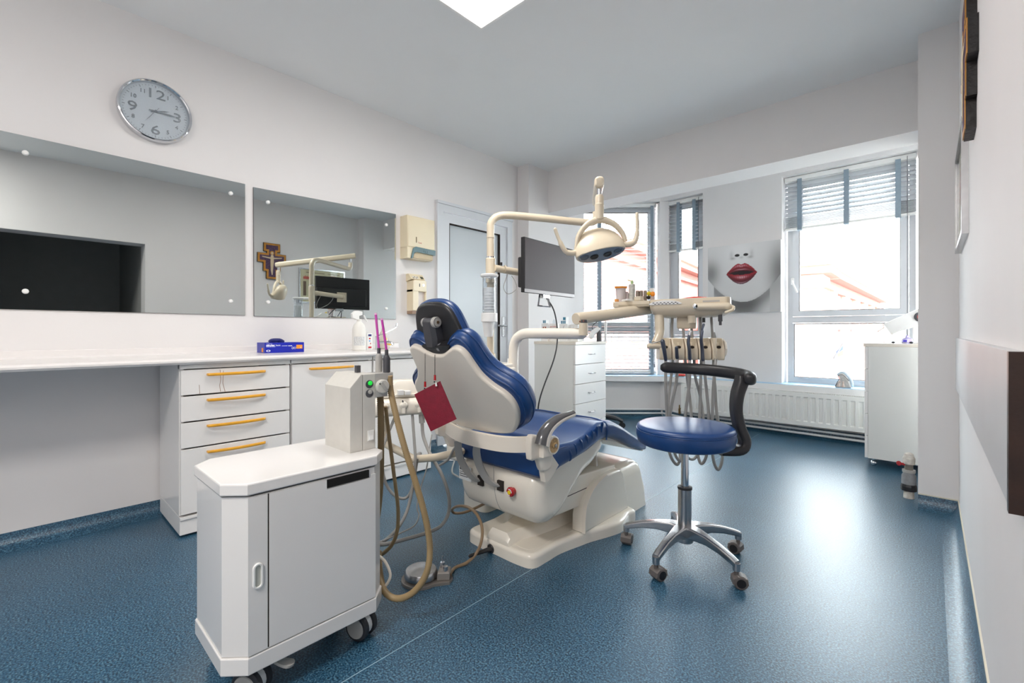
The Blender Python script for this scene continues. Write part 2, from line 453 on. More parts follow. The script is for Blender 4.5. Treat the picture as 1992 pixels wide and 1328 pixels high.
# windows
def window(name, M, x0, x1, z0, z1, yf, trans=None, sash=.055, handle=None):
    w = thing(name, loc=tuple(M @ Vector(((x0+x1)/2, yf, z0))), kind=S_)
    fw = .045
    fb = MB().box(x0, x0+fw, yf, yf+.07, z0, z1, M).box(x1-fw, x1, yf, yf+.07, z0, z1, M).box(x0+fw, x1-fw, yf, yf+.07, z0, z0+fw, M).box(x0+fw, x1-fw, yf, yf+.07, z1-fw, z1, M)
    zs = [(z0+fw, z1-fw)]
    if trans:
        fb.box(x0+fw, x1-fw, yf, yf+.07, trans-.03, trans+.03, M); zs = [(z0+fw, trans-.03), (trans+.03, z1-fw)]
    part('window_frame', fb, M_PVC, w)
    for i, (a, b) in enumerate(zs):
        s_ = sash if (i or not trans) else .012
        p, q = x0+fw+.003, x1-fw-.003
        sb = MB().box(p, p+s_, yf-.018, yf+.05, a+.003, b-.003, M).box(q-s_, q, yf-.018, yf+.05, a+.003, b-.003, M).box(p+s_, q-s_, yf-.018, yf+.05, a+.003, a+s_, M).box(p+s_, q-s_, yf-.018, yf+.05, b-s_, b-.003, M)
        so = part('sash', sb, M_PVC, w)
        part('pane', MB().box(p+s_, q-s_, yf+.012, yf+.016, a+s_, b-s_, M), M_GLASS, so)
        g = .004
        gb = MB()
        for (u0, u1, v0, v1) in ((p+s_, p+s_+g, a+s_, b-s_), (q-s_-g, q-s_, a+s_, b-s_), (p+s_, q-s_, a+s_, a+s_+g), (p+s_, q-s_, b-s_-g, b-s_)):
            gb.box(u0, u1, yf-.0185, yf+.012, v0, v1, M)
        part('gasket', gb, mat('dark_gasket', (92, 84, 84), .7) if 'dark_gasket' not in bpy.data.materials else bpy.data.materials['dark_gasket'], so)
    if handle:
        hx, hz = handle
        hb = MB().rbox(hx-.014, hx+.014, yf-.03, yf-.018, hz-.035, hz+.035, .006, M)
        hb.add(*(lambda t: (t.v, t.f))(MB().tube([(hx, yf-.03, hz), (hx, yf-.055, hz), (hx+.008, yf-.06, hz-.02), (hx+.045, yf-.06, hz-.115)], .009, 8)), M)
        part('window_handle', hb, M_WHITE, w)
    return w
ID = Matrix.Identity(4)
window('window_1', M1, .03, WLEN-.05, SZ+.02, TZ, .13, trans=1.03)
window('window_2', ID, W2[0], W2[1], SZ+.02, TZ, YW+.15, trans=.93, sash=.05)
window('window_3', ID, W3[0]+.015, W3[1]-.02, SZ+.02, TZ, YW+.17, trans=1.118, handle=(-1.0092, 1.5))

window('window_4', M4, .02, WR-.05, SZ+.02, TZ, .13, trans=1.03)

# venetian blinds
def slat_mesh(w, ln, M, tilt):
    a = []
    for i in range(6):
        t = (i/5-.5)
        u = t*w; hgt = .004*(1-4*t*t)
        a.append((u*math.cos(tilt)-hgt*math.sin(tilt), u*math.sin(tilt)+hgt*math.cos(tilt)))
    b = [(p[0]-.0018*math.sin(-tilt)*0, p[1]-.0025) for p in a][::-1]
    o = a+b
    return MB().loft([[(0, p[0], p[1]) for p in o], [(ln, p[0], p[1]) for p in o]], M=M)
def blind(label, M, x0, x1, y, ztop, zbot, pitch, tilt, tapes, stack, group, cord=None, w=.05):
    bl = thing('venetian_blind', label, 'blind', tuple(M @ Vector(((x0+x1)/2, y, zbot))), group=group)
    part('head_rail', MB().rbox(x0, x1, y-.028, y+.028, ztop-.045, ztop, .004, M), M_WHITE, bl)
    Mr = Matrix(M); 
    base = None; z = ztop-.07
    zs = []
    while z > zbot+.03+stack: zs.append((z, tilt)); z -= pitch
    k = zbot+.03
    while k < zbot+.02+stack: zs.append((k, .06)); k += .011
    bases = {}
    for z, tl in zs:
        if tl not in bases:
            mb = slat_mesh(w, x1-x0, M @ Matrix.Translation((x0, y, z)), tl)
            o = part('slat', mb, M_SLAT, bl, angle=60); bases[tl] = (o, z)
        else:
            o0, z0 = bases[tl]; share(o0, bl, (0, 0, z-z0))
    part('bottom_rail', MB().rbox(x0, x1, y-.026, y+.026, zbot, zbot+.02, .005, M), M_WHITE, bl)
    for tx in tapes:
        part('ladder_tape', MB().box(tx-.019, tx+.019, y-.034, y-.0325, zbot-.004, ztop-.03, M).box(tx-.019, tx+.019, y+.0325, y+.034, zbot, ztop-.03, M).box(tx-.019, tx+.019, y-.034, y+.034, zbot-.005, zbot-.003, M), M_TAPE, bl)
    if cord:
        cx, cz = cord
        part('pull_cord', MB().tube([tuple(M @ Vector((cx, y-.045, ztop-.02))), tuple(M @ Vector((cx, y-.045, cz)))], .0022, 6).add(*(lambda t: (t.v, t.f))(MB().cyl((cx, y-.045, cz), (cx, y-.045, cz-.04), .006, .004, 8)), M), M_DGREY, bl)
    return bl
GB = 'venetian blinds in the bay windows'
blind('white venetian blind fully lowered over the angled left bay window', M1, .045, WLEN-.07, .085, TZ-.005, .505, .043, .25, [-0.207+.25, 0.339, 0.955], .02, GB, cord=(WLEN-.1, .62))
blind('narrow white venetian blind half raised over the slim middle window', ID, W2[0]+.012, W2[1]-.012, YW+.085, TZ-.005, 1.925, .042, .35, [W2[0]+.13, W2[0]+.31], .07, GB, cord=(W2[1]-.06, 1.2))
blind('wide white venetian blind raised high over the big right window', ID, W3[0]+.012, W3[1]-.015, YW+.085, TZ-.005, 1.9944, .042, .95, [-0.9343, -0.5667, -0.2045], .115, GB, cord=(-0.1441, .75))

# left wall: glazed door
dr = thing('door_1', loc=(XL, (DY0+DY1)/2, 0), kind=S_)
part('door_frame', MB().box(XL-.03, XL+.022, DY0-.055, DY0+.01, 0, DZ+.06).box(XL-.03, XL+.022, DY1-.01, DY1+.055, 0, DZ+.06).box(XL-.03, XL+.022, DY0+.01, DY1-.01, DZ-.005, DZ+.06)
     .box(XL, XL+.034, DY0-.06, DY1+.06, DZ+.06, DZ+.085), M_PVC, dr)
lf = part('door_leaf', MB().box(XL-.045, XL+.004, DY0+.014, DY0+.095, .01, DZ-.01).box(XL-.045, XL+.004, DY1-.105, DY1-.014, .01, DZ-.01).box(XL-.045, XL+.004, DY0+.095, DY1-.105, DZ-.09, DZ-.01).box(XL-.045, XL+.004, DY0+.095, DY1-.105, .01, .12), M_PVC, dr)
part('door_glass', MB().box(XL-.03, XL-.022, DY0+.095, DY1-.105, .12, DZ-.09), M_FROST, lf)
part('door_gasket', MB().box(XL-.022, XL+.0045, DY0+.09, DY0+.096, .12, DZ-.09).box(XL-.022, XL+.0045, DY1-.112, DY1-.104, .12, DZ-.09).box(XL-.022, XL+.0045, DY0+.09, DY1-.104, DZ-.096, DZ-.088), M_GAP, lf)
part('door_handle', MB().rbox(XL+.004, XL+.014, DY1-.08, DY1-.04, .95, 1.15, .004).tube([(XL+.01, DY1-.06, 1.06), (XL+.055, DY1-.06, 1.06), (XL+.058, DY1-.08, 1.06), (XL+.058, DY1-.18, 1.06)], .009, 8), M_STEEL, lf)

# LED ceiling panel, and the added fill panel out of view
M_LIT = mat('lit_diffuser', (255, 253, 248), .5, emit=((255, 251, 242), 3.0), noise=False)
for lx, ly, lb in ((-1.52, 1.43, 'square white LED panel lit on the ceiling above the cart'), (-.6, -1.05, 'square LED fill panel added on the ceiling behind the camera')):
    cl = thing('ceiling_panel_light', lb, 'lamp', (lx, ly, H-.03), group='ceiling panel lights')
    part('panel_frame', MB().rbox(lx-.315, lx+.315, ly-.315, ly+.315, H-.03, H, .003), M_WHITE, cl)
    part('diffuser', MB().box(lx-.295, lx+.295, ly-.295, ly+.295, H-.0325, H-.03), M_LIT, cl)

# ---------------------------------------------------------------- outside
M_ASPH = mat('street_paving', (170, 167, 162), .9)
M_BRICK = mat('terracotta_render', (160, 108, 98), .9, noise=(3, .06))
M_CREAMR = mat('buff_render', (178, 154, 140), .9, noise=(3, .05))
M_WIN = mat('dark_red_window_frame', (122, 56, 48), .6)
M_WGL = mat('far_window_glass', (118, 104, 100), .15)
solo('street', MB().box(-60, 60, 5.8, 90, -5.3, -5.2), M_ASPH, kind=S_)
def facade(label, a, b, z1, depth, mt, cols, rows, pil=True, fm=None):
    """street house: facade from a to b (seen side), built with its windows"""
    Mx = fr((a[0], a[1], 0), (b[0]-a[0], b[1]-a[1], 0), z=(0, 0, 1)); ln = math.hypot(b[0]-a[0], b[1]-a[1])
    h = thing('street_house', label, 'building', (a[0], a[1], -5.2))
    part('wall', MB().box(0, ln, 0, depth, -5.2, z1, Mx), mt, h)
    part('cornice', MB().box(-.35, ln+.3, -.45, depth+.3, z1, z1+.28, Mx).box(-.15, ln+.15, -.2, depth+.1, z1-.5, z1-.35, Mx), M_BRICK, h)
    part('roof', MB().box(-.5, ln+.4, -.6, depth+.4, z1+.28, z1+.36, Mx), M_CREAMR, h)
    st = ln/cols; w0 = pn = None
    for r in rows:
        for c in range(cols):
            x = st*(c+.5)-st*.26
            if w0 is None:
                w0 = part('window', MB().box(x, x+st*.52, -.04, .02, r, r+1.7, Mx), fm or M_BRICK, h); o0 = Vector((x, 0, r))
                pn = part('window_pane', MB().box(x+.1, x+st*.26-.05, -.06, -.03, r+.1, r+1.6, Mx).box(x+st*.26+.05, x+st*.52-.1, -.06, -.03, r+.1, r+1.6, Mx), M_WGL, w0)
            else:
                d = (Mx.to_3x3() @ (Vector((x, 0, r))-o0))
                w = share(w0, h, d); q = pn.copy(); COL.objects.link(q); q.parent = w
    if pil:
        p0 = None
        for c in range(cols+1):
            x = st*c
            if p0 is None: p0 = part('pilaster', MB().box(-.2, .2, -.28, .02, -5.2, z1-.5, Mx), M_CREAMR, h)
            else: share(p0, h, Mx.to_3x3() @ Vector((x, 0, 0)))
    return h
facade('salmon house with pale pilasters receding beyond the right window', (-3.1259, 22.9374), (-2.7657, 43.6464), 3.1469, 4, M_BRICK, 6, (-3.6, -.6, 1.0), fm=M_WIN)
facade('cream corner house at the left edge of the right window view', (-3.7442, 19.6518), (-2.8482, 19.6607), 3.0755, 1.7, M_CREAMR, 2, (-4.3, -1.6), pil=False)
facade('salmon apartment house seen through the left bay windows', (-8.408, 14.0047), (-9.9216, 27.5566), 4.1073, 4, M_BRICK, 7, (-4.4, -2.0, .6), pil=False)
fl = thing('flag', 'small blue and yellow flag leaning from the salmon house', 'flag', (-2.8116, 21.8679, -0.0576))
part('flag_pole', MB().tube([(-2.8116, 21.8679, -0.0576), (-2.5421, 22.1157, 0.5322)], .03, 6), M_DGREY, fl)
f0, f1, f2, f3 = [Vector(p) for p in ((-2.5421, 22.1157, 0.4915), (-2.7517, 21.9229, 0.2068), (-2.6919, 21.978, 0.0034), (-2.5421, 22.1157, 0.0847))]
part('blue_cloth', MB().add([f0, f1, f1+Vector((.02, .02, -.1)), (f0+f3)/2, f0+Vector((0, .02, 0)), (f0+f3)/2+Vector((0, .02, 0))], [(0, 1, 2, 3), (0, 3, 5, 4)]), mat('flag_blue', (60, 70, 190), .8), fl, label='blue half of the flag')
part('yellow_cloth', MB().add([(f0+f3)/2, f1+Vector((.02, .02, -.1)), f2, f3, f3+Vector((0, .02, 0)), (f0+f3)/2+Vector((0, .02, 0))], [(0, 1, 2, 3), (0, 3, 4, 5)]), mat('flag_yellow', (250, 205, 70), .8), fl, label='yellow half of the flag')


# ================================================================ left wall: worktop, drawer units, mirrors
CT = .872
XF = -2.665
wt = thing('worktop', 'long white worktop with rounded front edge along the left wall', 'counter', (-2.9, .5, CT-.03))
prof = [(XL, CT-.03), (XL, CT), (-2.665, CT), (-2.645, CT-.003), (-2.634, CT-.012), (-2.634, CT-.02), (-2.642, CT-.03)]
part('worktop_board', MB().loft([[(x, y, z) for x, z in prof] for y in (-2.39, 2.06)]), M_COUNTER, wt, angle=25)
prof = [(XL, CT), (XL, CT+.04), (XL+.014, CT+.04), (XL+.018, CT+.036), (XL+.02, CT+.01), (XL+.028, CT)]
solo('trim_3', MB().loft([[(x, y, z) for x, z in prof] for y in (-2.39, 2.06)]), M_COUNTER, kind=S_, angle=25)

def unit(label, y0, y1, fronts, group, stains=False):
    """fronts: list of (z0,z1,handle z or None,handle y0,y1)"""
    u = thing('drawer_unit', label, 'cabinet', ((XL+XF)/2, (y0+y1)/2, .004), group=group)
    part('carcass', MB().box(XL+.022, XF-.02, y0, y0+.018, .105, .842).box(XL+.022, XF-.02, y1-.018, y1, .105, .842).box(XL+.022, XF-.02, y0+.018, y1-.018, .105, .125).box(XL+.022, XL+.035, y0+.018, y1-.018, .125, .842).box(XF-.04, XF-.002, y0+.0, y1, .8185, .842), M_CAB, u)
    part('plinth', MB().rbox(XL+.022, XF-.004, y0, y1, .012, .1, .004).box(XF-.01, XF+.004, y0, y1, .088, .1), M_CAB, u)
    part('feet', MB().cyl((XF-.06, y0+.05, .0), (XF-.06, y0+.05, .013), .015).cyl((XF-.06, y1-.05, .0), (XF-.06, y1-.05, .013), .015), M_BLACKP, u)
    for i, (z0, z1, hz, h0, h1) in enumerate(fronts):
        d = part('drawer' if (z1-z0) < .4 and len(fronts) > 1 else 'door', MB().rbox(XF-.02, XF, y0+.004, y1-.004, z0+.0035, z1-.0035, .003), M_CAB, u)
        if hz:
            pts = [(XF-.002, h0+.004, hz), (XF+.018, h0+.02, hz), (XF+.03, (h0+h1)/2, hz), (XF+.018, h1-.02, hz), (XF-.002, h1-.004, hz)]
            pth = cr(pts, 6); n = len(pth)
            rings = []
            for k, p in enumerate(pth):
                t = abs(k/(n-1)-.5)*2; hh = .008*(1-.45*t**3); dd = .006
                rings.append([(p.x+dd*math.cos(a), p.y, p.z+hh*math.sin(a)) for a in [math.pi*2*j/10 for j in range(10)]])
            part('handle', MB().loft(rings), M_GOLD, d, label='golden yellow bow handle' if i == 0 else None)
        if stains and i == 0:
            sm = mat('rust_stain', (168, 138, 120), .7)
            part('rust_stain', MB().tube([(XF+.0002, .70, z1-.01), (XF+.0002, .703, z1-.06), (XF+.0002, .698, z0+.04), (XF+.0002, .702, z0+.008)], .0012, 5).tube([(XF+.0002, .715, z1-.015), (XF+.0002, .712, z0+.05), (XF+.0002, .722, z0+.006)], .0012, 5).tube([(XF+.0002, .61, z0+.05), (XF+.0002, .612, z0+.006)], .001, 5), sm, d)
    return u
GU = 'white base units under the worktop'
d1 = [(.687, .8164, .786, .637, .917), (.558, .687, .659, .637, .917), (.429, .558, .53, .637, .917), (.107, .429, .401, .637, .917)]
unit('white four drawer unit nearest the knee space under the worktop', .531, 1.046, d1, GU, True)
unit('white unit with one tall door and gold handle, middle of three', 1.052, 1.56, [(.107, .8164, .784, 1.147, 1.43)], GU)
unit('white base unit beneath the tap at the far end of the worktop', 1.566, 2.035, [(.617, .8164, None, 0, 0), (.107, .617, None, 0, 0)], GU)

def mirror(label, c, knobs, nm='wall_mirror'):
    """c: four corners (y,z) anticlockwise from bottom near"""
    ys = [p[0] for p in c]
    m = thing(nm, label, 'mirror', (XL+.004, sum(ys)/4, min(p[1] for p in c)), group='wall mirrors over the worktop')
    Mx = fr((XL+.004, 0, 0), (0, 1, 0), z=(1, 0, 0))
    part('backing', MB().slab(c, 0, .003, M=Mx), M_GAP, m)
    part('mirror_glass', MB().slab(inset(c, .0008), .003, .0055, M=Mx), M_MIRROR, m, smooth=False)
    k0 = None
    for (y, z) in knobs:
        mb = MB().lathe([(.0, .012), (.008, .0115), (.011, .008), (.012, .003), (.012, 0)][::-1], 16, fr((XL+.0095, y, z), (0, 1, 0), z=(1, 0, 0)))
        if k0 is None: k0 = part('mirror_clip', mb, M_WHITE, m, label='white round clip'); p0 = (y, z)
        else: share(k0, m, (0, y-p0[0], z-p0[1]))
    return m
mirror('large frameless mirror on the left wall under the clock', [(-.062, 1.104), (.958, 1.102), (.958, 1.917), (-.062, 1.921)], [(.026, 1.84), (.878, 1.84), (.026, 1.19), (.878, 1.185)])
mirror('smaller frameless mirror beside the paper towel dispenser', [(1.008, 1.098), (2.04, 1.100), (2.04, 1.936), (1.004, 1.909)], [(1.0899, 1.8307), (1.9517, 1.8348), (1.9517, 1.1806), (1.0899, 1.19)])

# clock
CY, CZ = .512, 2.203
ck = thing('wall_clock', 'round silver wall clock above the large mirror', 'clock', (XL, CY, CZ-.165))
MC = fr((XL, CY, CZ), (0, 1, 0), z=(1, 0, 0))
part('clock_rim', MB().lathe([(.150, .0), (.160, .0), (.165, .006), (.165, .034), (.162, .042), (.157, .044), (.152, .04), (.150, .02)], 72, MC), M_CHROME, ck)
part('dial', MB().lathe([(.0, .016), (.151, .016), (.151, .019), (.0, .019)][::1], 64, MC), mat('silver_dial', (222, 225, 226), .4, noise=(200, .03)), ck)
M_NUM = mat('polished_silver_numeral', (168, 170, 172), .25, .5)
for s, a, sz in (('12', 90, .072), ('3', 0, .072), ('6', -90, .072), ('9', 180, .072), ('1', 60, .03), ('2', 30, .03), ('4', -30, .03), ('5', -60, .03), ('7', -120, .03), ('8', -150, .03), ('10', 150, .03), ('11', 120, .03)):
    r = .098 if sz > .05 else .11
    o = MC @ Matrix.Translation((r*math.cos(math.radians(a)), r*math.sin(math.radians(a))-sz*.36, .02))
    text('numeral', s, sz, o, M_NUM, ck, ext=.002, align='CENTER', sx=1.3 if sz > .05 else 1.)
for k in range(60):
    a = math.radians(6*k); l = .012 if k % 5 == 0 else .006
    mb = MB().box(.141-l, .141, -.0012 if k % 5 == 0 else -.0006, .0012 if k % 5 == 0 else .0006, .019, .0202, MC @ Matrix.Rotation(a, 4, 'Z'))
    part('minute_mark', mb, M_NUM, ck, smooth=False)
def hand(nm, ang, l, w, z, tail):
    Mh = MC @ Matrix.Rotation(math.radians(ang), 4, 'Z')
    part(nm, MB().slab([(-tail, -w*.7), (l*.6, -w), (l, 0), (l*.6, w), (-tail, w*.7)], z, z+.0015, M=Mh), M_STEEL if nm == 'second_hand' else M_NUM, ck)
hand('hour_hand', 17, .062, .004, .024, .02); hand('minute_hand', 0, .1, .0035, .027, .03); hand('second_hand', -124, .085, .0012, .03, .025)
part('hub', MB().lathe([(0, .019), (.006, .019), (.006, .033), (0, .033)], 14, MC), M_NUM, ck)
part('crystal', MB().lathe([(0, .0385), (.1515, .0385), (.1515, .0395), (0, .0395)], 48, MC), M_CLEAR, ck)

# paper towel dispenser
def wallY(px): return px
Y0, Y1, Z0, Z1 = 2.085, 2.355, 1.585, 1.925
pt = thing('paper_towel_dispenser', 'cream paper towel dispenser with smoky teal lower lip on the wall', 'dispenser', (XL, (Y0+Y1)/2, Z0))
MP = fr((XL, 0, 0), (0, 1, 0), z=(1, 0, 0))
part('housing', MB().slab([(Y0, Z0+.088), (Y1, Z0+.088), (Y1, Z1), (Y0, Z1)], 0, .105, 0, .012, M=MP).slab([(Y0, Z0), (Y0+.052, Z0), (Y0+.068, Z0+.09), (Y0, Z0+.09)], 0, .1, 0, .004, M=MP).slab([(Y0+.04, Z0), (Y1-.02, Z0), (Y1-.02, Z0+.014), (Y0+.04, Z0+.014)], 0, .085, M=MP), M_DISP, pt)
part('teal_lip', MB().slab([(Y0+.03, Z0+.0), (Y0+.045, Z0+.0), (Y0+.062, Z0+.045), (Y0+.085, Z0+.055), (Y1+.001, Z0+.046), (Y1+.001, Z0+.088), (Y0+.075, Z0+.096), (Y0+.052, Z0+.082)], .096, .109, M=MP), M_TEALP, pt, smooth=False)
part('paper_stack', MB().rbox(XL+.005, XL+.095, Y0+.06, Y1-.012, Z0+.005, Z0+.075, .008), mat('kraft_paper_towel', (206, 190, 160), .9, bump=(80, .5)), pt)
part('level_slot', MB().box(.0, .008, .0, .045, .105, .1062, MP @ Matrix.Translation((Y0+.078, Z0+.13, 0))), mat('olive_slot', (110, 96, 62), .6), pt)
text('maker_mark', 'Tork', .017, MP @ Matrix.Translation((Y0+.1, Z0+.126, .1055)), M_INKR, pt)
for k in range(3): part('lip_rib', MB().box(0, .004, 0, .016, .112, .1135, MP @ Matrix.Translation((Y0+.15+.018*k, Z0+.058, 0))), M_TEALP, pt)

# soap dispenser
sy0, sy1, sz0, sz1 = 2.15, 2.285, 1.14, 1.47
sd = thing('soap_dispenser', 'ivory soap dispenser with keypad top below the towel dispenser', 'dispenser', (XL, 2.217, sz0))
part('body', MB().slab([(sy0, sz0+.185), (sy1, sz0+.185), (sy1, sz0+.27), (sy1-.015, sz0+.282), (sy0+.02, sz0+.282), (sy0, sz0+.27)], 0, .085, 0, .008, M=MP).slab([(sy0, sz0+.03), (sy0+.055, sz0+.03), (sy0+.055, sz0+.2), (sy0, sz0+.2)], 0, .083, 0, .004, M=MP).slab([(sy1-.008, sz0+.05), (sy1, sz0+.05), (sy1, sz0+.2), (sy1-.008, sz0+.2)], 0, .08, M=MP), M_DISP, sd)
part('tank', MB().slab([(sy0+.055, sz0+.03), (sy1-.006, sz0+.03), (sy1-.006, sz0+.19), (sy0+.055, sz0+.19)], .02, .06, M=MP), mat('milky_tank', (214, 205, 198), .4), sd)
part('foot', MB().box(XL, XL+.075, sy0, sy1, sz0+.004, sz0+.03), mat('brown_tray', (150, 124, 104), .5), sd)
KM = fr((XL+.06, 0, 0), (0, 1, 0), (-.6, 0, .8))
kp = part('keypad_box', MB().add([(XL, sy0-.01, sz0+.27), (XL, sy1-.01, sz0+.27), (XL+.075, sy1-.01, sz0+.285), (XL+.075, sy0-.01, sz0+.285), (XL, sy0-.01, sz1), (XL, sy1-.01, sz1), (XL+.035, sy1-.01, sz1), (XL+.035, sy0-.01, sz1)], [(0, 1, 2, 3), (4, 5, 6, 7), (0, 1, 5, 4), (1, 2, 6, 5), (2, 3, 7, 6), (3, 0, 4, 7)]), M_DISP, sd)
MK = fr((XL+.075, 0, sz0+.285), (0, 1, 0), (-.04, 0, sz1-sz0-.285))
for i in range(4):
    for j in range(2): part('key', MB().box(sy0+.012+.014*i, sy0+.022+.014*i, .008+.014*j, .017+.014*j, 0, .003, MK), M_WHITE if (i+j) % 2 else M_LGREY, kp)
part('display', MB().box(sy0+.088, sy0+.116, .007, .034, 0, .002, MK), mat('olive_display', (92, 92, 74), .2), kp)
part('lock', MB().lathe([(0, 0), (.011, 0), (.011, .004), (0, .004)], 16, MP @ Matrix.Translation((sy1-.035, sz0+.24, .085))), M_STEEL, sd)
part('slot', MB().box(0, .007, 0, .026, .085, .0862, MP @ Matrix.Translation((sy0+.06, sz0+.225, 0))), M_BLACKP, sd)

# things on the worktop
gb = thing('glove_box', 'blue cardboard glove box lying on the worktop', 'box', (-2.99, 1.12, CT))
GX0, GX1, GY0, GY1, GH = -3.055, -2.925, 1.0, 1.232, .062
part('carton', MB().rbox(GX0, GX1, GY0, GY1, CT, CT+GH, .0015), M_BLUEC, gb)
MG = fr((GX1, GY0, CT), (0, 1, 0), z=(1, 0, 0))
text('print', 'nitrylex', .0155, MG @ Matrix.Translation((.008, .041, .0004)), M_INKW, gb, off=.0006)
text('print', 'basic', .0145, MG @ Matrix.Translation((.062, .041, .0004)), M_INKW, gb)
part('print_line', MB().box(.008, .06, .036, .0375, 0, .0006, MG).box(.008, .042, .0545, .0558, 0, .0006, MG).box(.135, .158, .039, .043, 0, .0006, MG).box(.097, .13, .0405, .0425, 0, .0006, MG), M_INKW, gb)
part('size_label', MB().box(.184, .221, .022, .046, 0, .0006, MG).box(-.055+.01, -.02, 0.005, .03, 0, .0005, fr((GX1-.005, GY0, CT), (1, 0, 0), (0, 0, 1))), M_ORANGE, gb)
text('print', 'M', .01, MG @ Matrix.Translation((.207, .026, .0007)), M_INKW, gb)
for k in range(2):
    part('print_ring', MB().loft([[(r*math.cos(a), r*math.sin(a), .0006) for a in [math.pi*2*i/20 for i in range(20)]] for r in (.0048, .0066)], cap=False, M=MG @ Matrix.Translation((.162+.013*k, .027, 0))), M_INKW, gb)
part('glove_mark', MB().loft([[(rx*math.cos(a), ry*math.sin(a), .0006) for a in [math.pi*2*i/20 for i in range(20)]] for rx, ry in ((.007, .0035), (.012, .006))], cap=False, M=MG @ Matrix.Translation((.02, .013, 0))), M_INKW, gb)
lv = cr([(-2.99, 1.05, CT+GH-.002), (-2.985, 1.06, CT+GH+.01), (-2.98, 1.085, CT+GH+.013), (-2.98, 1.11, CT+GH+.01), (-2.985, 1.13, CT+GH-.002)], 5)
part('protruding_glove', MB().tube(lv, [.004]+[.013]*(len(lv)-2)+[.004], 9), mat('navy_nitrile', (20, 26, 104), .5, bump=(60, .9, .01)), gb)

sb = thing('spray_bottle', 'white plastic spray bottle standing on the worktop', 'bottle', (-2.88, 1.58, CT))
Ms = Matrix.Translation((-2.88, 1.585, CT))
part('bottle', MB().lathe([(0, 0), (.042, 0), (.046, .006), (.046, .12), (.044, .15), (.036, .175), (.02, .192), (.016, .198), (.016, .215), (0, .215)], 28, Ms), mat('cloudy_white_bottle', (232, 230, 224), .35), sb)
part('trigger_head', MB().slab([(-.03, .225), (-.02, .222), (.0, .21), (.018, .21), (.02, .235), (.045, .24), (.046, .262), (.02, .27), (-.005, .272), (-.03, .255)], -.013, .013, .003, .003, M=Ms @ fr((0, 0, 0), (0, .95, .1), z=(1, 0, 0))), M_WHITE, sb)
part('trigger', MB().tube([(-2.88, 1.62, CT+.242), (-2.88, 1.632, CT+.22), (-2.88, 1.645, CT+.2)], .005, 8), M_WHITE, sb)
part('printed_label', MB().add([( .0465*math.cos(a), .0465*math.sin(a), z) for z in (.035, .095) for a in [math.radians(-75+12*i) for i in range(9)]], [(i, i+1, i+10, i+9) for i in range(8)], Ms), mat('faded_grey_print', (206, 208, 208), .5, noise=(160, .25)), sb)
cb = thing('small_bottle', 'slim white bottle with pink and blue print beside the spray bottle', 'bottle', (-2.92, 1.68, CT))
Mb = Matrix.Translation((-2.92, 1.68, CT))
part('bottle', MB().slab(rr(.03, .046, .008), 0, .118, .003, .004, M=Mb), M_WHITE, cb)
MB2 = fr((-2.92+.0152, 1.68-.02, CT), (0, 1, 0), z=(1, 0, 0))
part('dark_label', MB().box(.008, .033, .096, .11, 0, .0006, MB2), M_INKB, cb)
part('print_blob', MB().ball((.02, .08, 0), (.007, .006, .0006), 8, MB2).ball((.026, .045, 0), (.004, .006, .0006), 8, MB2).box(.008, .033, .012, .024, 0, .0006, MB2), M_INKR, cb)
part('print_blob', MB().ball((.019, .063, 0), (.007, .005, .0006), 8, MB2), mat('sky_print', (90, 150, 210), .5), cb)
db = thing('soap_bottle', 'clear squeeze bottle with a yellow print behind the tap', 'bottle', (-2.98, 1.82, CT))
Md = Matrix.Translation((-2.98, 1.83, CT))
part('bottle', MB().lathe([(0, 0), (.04, 0), (.046, .01), (.044, .06), (.032, .1), (.014, .13), (.008, .15), (.006, .165), (0, .165)], 24, Md), mat('milky_clear_bottle', (236, 226, 214), .2, trans=.3), db)
part('nozzle', MB().lathe([(.009, .14), (.006, .155), (.003, .2), (0, .2)], 12, Md), mat('apricot_cap', (240, 214, 180), .4), db)
part('yellow_duck_print', MB().ball((.042, -.006, .075), (.006, .013, .011), 10, Md).ball((.045, .004, .045), (.006, .02, .014), 10, Md).ball((.042, .034, .035), (.005, .01, .008), 8, Md), mat('duck_yellow', (246, 198, 60), .5), db)
tp = thing('tap', 'chrome mixer tap with long lever on the worktop', 'tap', (-2.93, 1.76, CT))
part('tap_body', MB().cyl((-2.93, 1.755, CT), (-2.93, 1.755, CT+.085), .017, .015).ball((-2.93, 1.755, CT+.092), (.017, .017, .014)), M_CHROME, tp)
part('spout', MB().tube(cr([(-2.93, 1.755, CT+.045), (-2.90, 1.79, CT+.052), (-2.86, 1.82, CT+.05), (-2.845, 1.83, CT+.035)], 5), .01, 10), M_CHROME, tp)
part('lever', MB().tube(cr([(-2.93, 1.76, CT+.1), (-2.91, 1.80, CT+.115), (-2.89, 1.87, CT+.15), (-2.89, 1.885, CT+.165), (-2.89, 1.89, CT+.19)], 5), [.004]*15+[.0055]*6, 8), M_CHROME, tp)

# ================================================================ right wall
sh = thing('wall_guard_board', 'long pale board fixed along the right wall with a dark brown end', 'board', (XR-.01, 2.2, .705))
part('board_face', MB().rbox(XR-.018, XR, 1.128, 3.30, .705, .968, .002), mat('glossy_pale_grey_board', (196, 195, 196), .42, spec=.25, noise=(5, .02), bump=(8, .05)), sh)
part('brown_end', MB().box(XR-.02, XR, 1.108, 1.1285, .70, .967), M_WOODD, sh, label='dark brown wood end')

